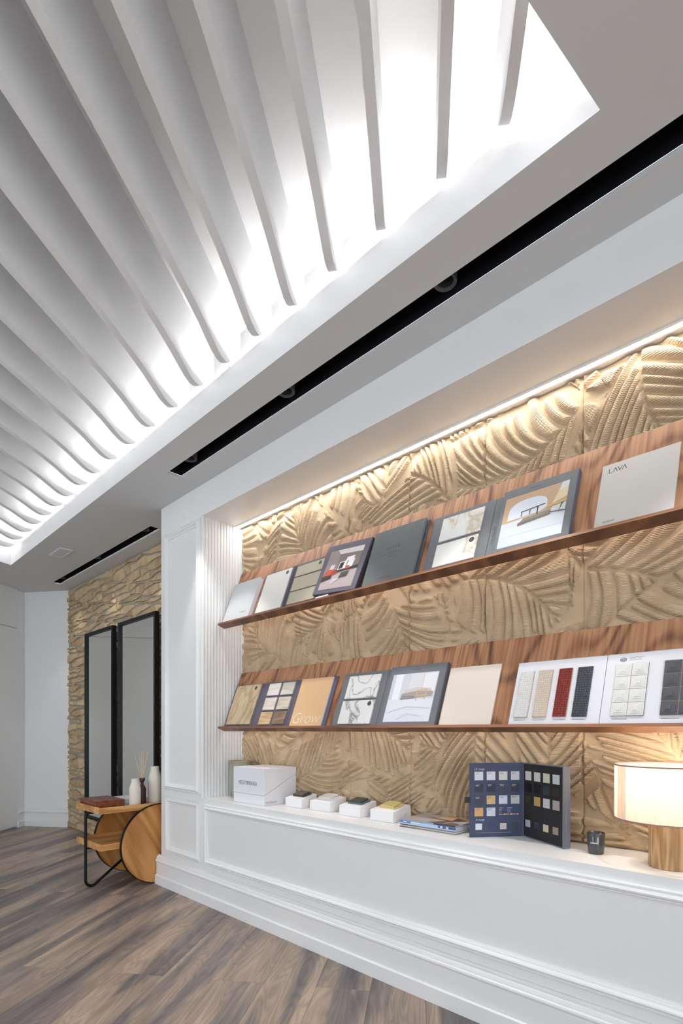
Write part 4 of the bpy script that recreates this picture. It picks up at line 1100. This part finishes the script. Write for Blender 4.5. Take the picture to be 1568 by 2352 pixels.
for r, row in enumerate(sw):
    for q, c_ in enumerate(row):
        s = .021 + q * .0525; tt = HC_ - .036 - .035 - r * .0495
        m = MB(); fl.box(m, s, s + .037, tt, tt + .035, 0, .0008); o = m.build('printed_swatch', mat('sw_%d_%d_%d' % c_, rgb(*c_), .45), lidp)
        m = MB(); bars(fl, m, s + .004, s + .022, tt + .029, .0016, .0010, 0, k=2, gap=.0045); m.build('caption', mat('cap_light' if sum(c_) < 360 else 'cap_dark', rgb(200, 200, 208) if sum(c_) < 360 else rgb(120, 120, 130), .5), o)
for q, c_ in enumerate([(212, 216, 228), (56, 66, 98), (206, 194, 192), (66, 66, 74)]):
    s = .025 + q * .053; m = MB(); fl.box(m, s, s + .028, .030, .056, 0, .0008); m.build('printed_swatch', mat('sw_%d_%d_%d' % c_, rgb(*c_), .45), lidp)
m = MB(); bars(fl, m, .126, .145, .118, .0015, .0005, 0, k=4, gap=.006); bars(fl, m, .162, .185, .118, .0015, .0005, 0, k=4, gap=.006); bars(fl, m, .026, .18, .017, .0012, .0005, 0)
for i in range(12): fl.quad(m, [(.126 + i * .0072, .090), (.1325 + i * .0072, .090), (.1325 + i * .0072, .0945), (.126 + i * .0072, .0945)], .0005, 1 + i % 4)
m.build('fine_print', [mat('fine_ink', rgb(170, 176, 196), .5), mat('c_a', rgb(120, 190, 200), .5), mat('c_b', rgb(224, 140, 110), .5), mat('c_c', rgb(212, 90, 80), .5), mat('c_d', rgb(220, 224, 230), .5)], lidp)
m = MB(); fl.box(m, -.018, .003, .142, .166, -.006, .0012); m.build('pull_tab', M_INK, t)
ex = (C - B).normalized(); en = Vector((ex.y, -ex.x, 0))
if en.y > 0: en = -en
fr = Frame(B, ex, (0, 0, 1), en); WR = (C - B).length
M_CASE = mat('case_grey_metal', rgb(120, 126, 138), 0.35, 0.35)
m = MB(); fr.box(m, 0, WR, 0, HC_, -.030, -.012); m.build('tray_back', M_CASE, t, bevel=.001)
m = MB(); th = .004
fr.box(m, 0, WR, 0, th, -.0118, 0.002); fr.box(m, 0, WR, HC_ - th, HC_, -.0118, 0.002); fr.box(m, 0, th, th, HC_ - th, -.0118, 0.002); fr.box(m, WR - th, WR, th, HC_ - th, -.0118, .002)
m.build('tray_rim', M_CASE, t)
m = MB(); fr.box(m, th, WR - th, th, HC_ - th, -.0118, -.001); m.build('foam_insert', mat('black_foam', rgb(38, 36, 40), .95, bump=.4, bscale=300), t)
rows = [(HC_ - .070, [(206, 202, 200), (206, 204, 202), (206, 206, 182), (200, 206, 208)]), (HC_ - .118, [(14, 14, 18), (16, 16, 20), (48, 56, 64), (44, 40, 42)]), (HC_ - .168, [(44, 32, 26), (182, 150, 84), (200, 202, 208), (168, 158, 154)]), (.044, [(176, 182, 192), (46, 54, 74), (206, 192, 172), (150, 132, 118)])]
for tt, row in rows:
    for q, c_ in enumerate(row):
        s = .018 + q * .058; wd = .038 if tt > .1 else .030; hh = .036 if tt > .1 else .028
        m = MB(); fr.box(m, s, s + wd, tt, tt + hh, -.001, .0012); fr.box(m, s + wd * .34, s + wd * .66, tt + hh, tt + hh + .005, -.001, .0004, 1); m.build('colour_chip', [mat('chip_%d_%d_%d' % c_, rgb(*c_), .4), M_HOLE], t)
# black candle
c = (-0.690, 1.998)
t = thing('candle', 'small black glass candle beside the table lamp', 'candle', (c[0], c[1], ZL))
M_BG = mat('black_glass', rgb(56, 58, 60), 0.08, spec=0.8)
m = MB(); m.lathe([(0.0245, ZL + .0005), (0.0265, ZL + .004), (0.0300, ZL + .074), (0.0285, ZL + .0755), (0.0270, ZL + .074), (0.0260, ZL + .058)], c, 40, cap1=False); m.build('glass', M_BG, t, smooth=True, angle=50)
m = MB(); m.lathe([(0.0258, ZL + .058), (0.001, ZL + .0585)], c, 32, cap0=False); m.build('wax', mat('dark_wax', rgb(60, 58, 56), .5), t)
m = MB(); m.tube([(c[0], c[1], ZL + .058), (c[0] + .001, c[1], ZL + .068)], .0009, 6); m.build('wick', M_PAGE, t)
vcam = Vector((0, 0, 0)) - Vector((c[0], c[1], 0)); vcam.normalize(); a0 = math.atan2(vcam.y, vcam.x) - .25
m = MB()
for i in range(10):
    a = a0 - .42 + i * .085; b = a + .06
    m.add([(c[0] + .0288 * math.cos(a), c[1] + .0288 * math.sin(a), ZL + .039), (c[0] + .0288 * math.cos(b), c[1] + .0288 * math.sin(b), ZL + .039), (c[0] + .0289 * math.cos(b), c[1] + .0289 * math.sin(b), ZL + .043), (c[0] + .0289 * math.cos(a), c[1] + .0289 * math.sin(a), ZL + .043)], [(0, 1, 2, 3)])
m.build('lettering', M_PAGE, t)
# table lamp
c = (-0.452, 1.965)
t = thing('table_lamp', 'lit table lamp with linen drum shade on an oak cylinder', 'lamp', (c[0], c[1], ZL))
m = MB(); m.lathe([(0.0585, ZL + .0005), (0.060, ZL + .003), (0.060, ZL + .158), (0.058, ZL + .160)], c, 64); m.build('base', M_OAKL, t, smooth=True, angle=40)
zs0, zs1, Rs = 0.812, 0.985, 0.159
sm = bpy.data.materials.new('linen_shade'); sm.use_nodes = True; nt = sm.node_tree; pb = nt.nodes['Principled BSDF']
tc = N_(nt, 'ShaderNodeTexCoord'); mpn = N_(nt, 'ShaderNodeMapping'); mpn.inputs['Scale'].default_value = (260, 260, 60); nt.links.new(tc.outputs['Object'], mpn.inputs[0])
nz = N_(nt, 'ShaderNodeTexNoise'); nz.inputs['Scale'].default_value = 1; nt.links.new(mpn.outputs[0], nz.inputs['Vector'])
rr_ = ramp(nt, [(.3, rgb(236, 222, 210)), (.7, rgb(248, 238, 228))]); nt.links.new(nz.outputs['Fac'], rr_.inputs[0])
tl = N_(nt, 'ShaderNodeBsdfTranslucent'); nt.links.new(rr_.outputs[0], tl.inputs[0]); df = N_(nt, 'ShaderNodeBsdfDiffuse'); nt.links.new(rr_.outputs[0], df.inputs[0])
ms = N_(nt, 'ShaderNodeMixShader'); ms.inputs[0].default_value = 0.5; nt.links.new(df.outputs[0], ms.inputs[1]); nt.links.new(tl.outputs[0], ms.inputs[2]); nt.links.new(ms.outputs[0], nt.nodes['Material Output'].inputs[0])
m = MB(); m.lathe([(Rs, zs0), (Rs, zs1)], c, 72, cap0=False, cap1=False); shade = m.build('shade', sm, t, smooth=True, recalc=False)
M_RIM = mat('pink_brown_trim', rgb(168, 128, 118), 0.6)
for zz in (zs0, zs1):
    m = MB(); m.lathe([(Rs - .001, zz - .0022), (Rs + .0012, zz - .0022), (Rs + .0012, zz + .0022), (Rs - .001, zz + .0022), (Rs - .001, zz - .0022)], c, 72, cap0=False, cap1=False); m.build('trim_ring', M_RIM, shade, smooth=True, angle=40)
a = math.atan2(-c[1], -c[0]) - math.radians(48)
m = MB(); m.add([(c[0] + (Rs + .0008) * math.cos(a + d_), c[1] + (Rs + .0008) * math.sin(a + d_), z_) for d_, z_ in ((-.3, zs0), (-.15, zs0), (0, zs0), (0, zs1), (-.15, zs1), (-.3, zs1))], [(0, 1, 4, 5), (1, 2, 3, 4)]); m.build('seam_overlap', sm, shade, recalc=False, smooth=True)
m = MB()
for k in range(3):
    b = 2 * math.pi * k / 3; m.tube([(c[0], c[1], zs0 + .03), (c[0] + (Rs - .003) * math.cos(b), c[1] + (Rs - .003) * math.sin(b), zs0 + .03)], .0015, 6)
m.build('shade_carrier', M_BLACK, t)
m = MB(); m.lathe([(.013, ZL + .1605), (.013, ZL + .19), (.010, ZL + .19)], c, 20); m.build('lamp_holder', M_PAGE, t)
m = MB(); m.lathe([(.008, ZL + .191), (.022, ZL + .215), (.026, ZL + .235), (.020, ZL + .255), (.002, ZL + .263)], c, 24); m.build('bulb', emit('bulb_glow', (1.0, .86, .64), 7.0), t, smooth=True)
ld = bpy.data.lights.new('lamp_light', 'POINT'); ld.energy = LAMP_POWER; ld.color = (1.0, .87, .68); ld.shadow_soft_size = .05
lo_ = bpy.data.objects.new('lamp_light', ld); COL.objects.link(lo_); lo_.parent = t; lo_.location = (0, 0, .30)

# ================================================================== MIRRORS
for (x0, x1), lb in zip(MIRR, ('tall black framed mirror on the stone wall, left of the pair', 'tall black framed mirror on the stone wall, right of the pair')):
    t = thing('wall_mirror', lb, 'mirror', ((x0 + x1) / 2, 2.11, 0.19), 'tall mirrors on the stone wall')
    z0, z1, y0, y1, w = 0.190, 2.088, 2.078, 2.118, 0.028
    for nm, b in (('frame_side', (x0, x0 + w, z0, z1)), ('frame_side', (x1 - w, x1, z0, z1)), ('frame_rail', (x0 + w, x1 - w, z1 - w, z1)), ('frame_rail', (x0 + w, x1 - w, z0, z0 + w))):
        MB().box(b[0], b[1], y0, y1, b[2], b[3]).build(nm, M_BLACK, t, bevel=.001)
    MB().box(x0 + w, x1 - w, y0 + .018, y0 + .024, z0 + w, z1 - w).build('mirror_glass', M_MIRROR, t)
    MB().box(x0 + .01, x1 - .01, y0 + .026, y1 - .001, z0 + .01, z1 - .01).build('backing', M_BLACK, t)

# ================================================================== TROLLEY
TX0, TX1, TY0, TY1 = -4.095, -3.662, 1.415, 2.100
t = thing('bar_trolley', 'oak trolley with two large disc wheels and a black tube frame', 'trolley', (-3.88, 1.8, 0))
def tray(z0, z1, y0, y1, name):
    m = MB(); w = .014; m.box(TX0, TX1, y0, y1, z0, z0 + .012)
    bo = m.build(name, M_OAKT, t)
    for b in ((TX0, TX1, y0, y0 + w), (TX0, TX1, y1 - w, y1), (TX0, TX0 + w, y0 + w, y1 - w), (TX1 - w, TX1, y0 + w, y1 - w)):
        MB().box(*b, z0 + .0121, z1).build('tray_edge', M_OAKT, bo, bevel=.001)
tray(0.531, 0.572, TY0, TY1, 'top_tray'); tray(0.282, 0.324, TY0 + .005, TY1 - .15, 'lower_tray')
RW = 0.283; WC = (1.832, RW + .001)
for xa, xb in ((TX1 + .004, TX1 + .026), (TX0 - .026, TX0 - .004)):
    ringp = [(xa, WC[0] + RW * math.cos(2 * math.pi * i / 72), WC[1] + RW * math.sin(2 * math.pi * i / 72)) for i in range(72)]
    o = MB().prism(ringp, (xb - xa, 0, 0)).build('wheel', M_OAKD, t, origin=(xa, WC[0], WC[1]), smooth=True, angle=40)
    m = MB(); seg = 72; vs = []; fs = []
    for i in range(seg):
        a = 2 * math.pi * i / seg
        for r_, x_ in ((RW + .001, xa - .001), (RW + .001, xb + .001), (RW - .004, xb + .001), (RW - .004, xa - .001)):
            vs.append((x_, WC[0] + r_ * math.cos(a), WC[1] + r_ * math.sin(a)))
    for i in range(seg):
        j = (i + 1) % seg
        for q in range(4): fs.append((i * 4 + q, j * 4 + q, j * 4 + (q + 1) % 4, i * 4 + (q + 1) % 4))
    m.add(vs, fs); m.build('tyre', M_BLACK, o, smooth=True, angle=40)
xc = -3.868
def arc(cy, cz, r, a0, a1, k=8):
    return [(xc, cy + r * math.cos(math.radians(a0 + (a1 - a0) * i / k)), cz + r * math.sin(math.radians(a0 + (a1 - a0) * i / k))) for i in range(k + 1)]
yl = 1.400; tr_ = .0095; fr_ = 0.042
path = [(xc, 1.78, 0.520)] + arc(yl + .03, 0.49, .03, 90, 180) + [(xc, yl, 0.10)] + arc(yl + fr_, fr_ + tr_, fr_, 180, 313, 12) + [(xc, WC[0], WC[1] + .0)]
m = MB(); m.tube(path, tr_, 14); m.build('tube_frame', M_BLACK, t, smooth=True)
m = MB(); m.tube([(TX0 - .005, WC[0], WC[1]), (TX1 + .005, WC[0], WC[1])], .010, 14); m.build('axle', M_BLACK, t, smooth=True)
m = MB(); m.tube([(xc, yl, .272), (xc, TY0 + .12, .272)], .008, 10); m.build('tray_bracket', M_BLACK, t, smooth=True)
ZT2 = 0.531 + .0122
# items on the trolley
t = thing('wooden_box', 'flat dark brown lacquered wooden box on the trolley', 'box', (-3.95, 1.54, ZT2))
m = MB(); m.box(-4.075, -3.785, 1.438, 1.632, ZT2 + .0005, ZT2 + .054); m.build('box_body', M_BOXW, t, bevel=.0015)
m = MB(); m.box(-4.078, -3.782, 1.435, 1.635, ZT2 + .0545, ZT2 + .062); m.build('lid', M_BOXW, t, bevel=.0015)
for i, (a, lb, cc) in enumerate((((-4.06, -3.822, 1.655, 2.06), 'lower grey book lying at the back of the trolley', (160, 158, 160)), ((-4.055, -3.822, 1.658, 2.055), 'upper white book lying at the back of the trolley', (232, 230, 228)))):
    z = ZT2 + .0005 + i * .0265
    t = thing('book', lb, 'book', (-3.93, 1.88, z), 'books on the trolley')
    MB().box(a[0] + .003, a[1] - .003, a[2] + .003, a[3] - .003, z + .0022, z + .0238).build('page_block', mat('bookpage', rgb(206, 204, 204), .7), t)
    m = MB(); m.box(a[0], a[1], a[2], a[3], z, z + .0022); m.box(a[0], a[1], a[2], a[3], z + .0238, z + .026); m.box(a[0], a[0] + .0025, a[2], a[3], z + .0022, z + .0238); m.build('cover', mat('bookc_%d' % i, rgb(*cc), .45), t)
M_CER = mat('matt_ceramic', rgb(222, 214, 204), 0.75, noise=.03, nscale=60, bump=.15, bscale=120)
def bottle(c, r, h, lb):
    t = thing('bottle_vase', lb, 'vase', (c[0], c[1], ZT2), 'ceramic vases on the trolley')
    z = ZT2 + .0005
    prof = [(r * .93, z), (r, z + .006), (r, z + h * .62), (r * .97, z + h * .68), (r * .86, z + h * .76), (r * .68, z + h * .85), (r * .61, z + h * .90), (r * .60, z + h * .985), (r * .585, z + h)]
    m = MB(); m.lathe(prof, c, 40, cap1=False); m.build('body', M_CER, t, smooth=True, angle=60)
    m = MB(); m.lathe([(r * .585, z + h), (r * .53, z + h * .995), (r * .52, z + h * .9), (.002, z + h * .88)], c, 40, cap0=False, cap1=False); m.build('mouth', M_CER, t, smooth=True)
bottle((-3.728, 1.688), .040, .205, 'shorter cream ceramic bottle vase on the trolley')
bottle((-3.758, 1.852), .049, .285, 'taller cream ceramic bottle vase beside the white panelled pier')
c = (-3.785, 1.768)
t = thing('reed_diffuser', 'dark brown reed diffuser bottle between the two cream vases', 'diffuser', (c[0], c[1], ZT2))
z = ZT2 + .0005
m = MB(); m.lathe([(.024, z), (.0265, z + .005), (.0265, z + .12), (.020, z + .142), (.010, z + .155), (.0095, z + .168), (.019, z + .185), (.0205, z + .20), (.017, z + .203), (.008, z + .17)], c, 32, cap1=False)
m.build('bottle', mat('dark_brown_wood', rgb(66, 40, 30), .5), t, smooth=True, angle=60)
M_REED = mat('reed', rgb(222, 196, 158), .7)
random.seed(3)
for k, (dx, dz) in enumerate(((-.050, .385), (-.022, .392), (-.002, .395), (.012, .39), (.030, .398), (.042, .392), (.018, .40))):
    dr = Vector((0.7131, 0.7011, 0)) * dx * 1.15 + Vector((-.7, .7, 0)) * random.uniform(-.02, .02)
    m = MB(); m.tube([(c[0] - dr.x * .1, c[1] - dr.y * .1, z + .15), (c[0] + dr.x, c[1] + dr.y, z + dz)], .0018, 6); m.build('reed', M_REED, t)

# print too fine to pick apart stays one piece
for o in list(bpy.data.objects):
    if o.name.split('.')[0] in ('fine_print', 'caption', 'lettering', 'imprint'):
        o['kind'] = 'stuff'
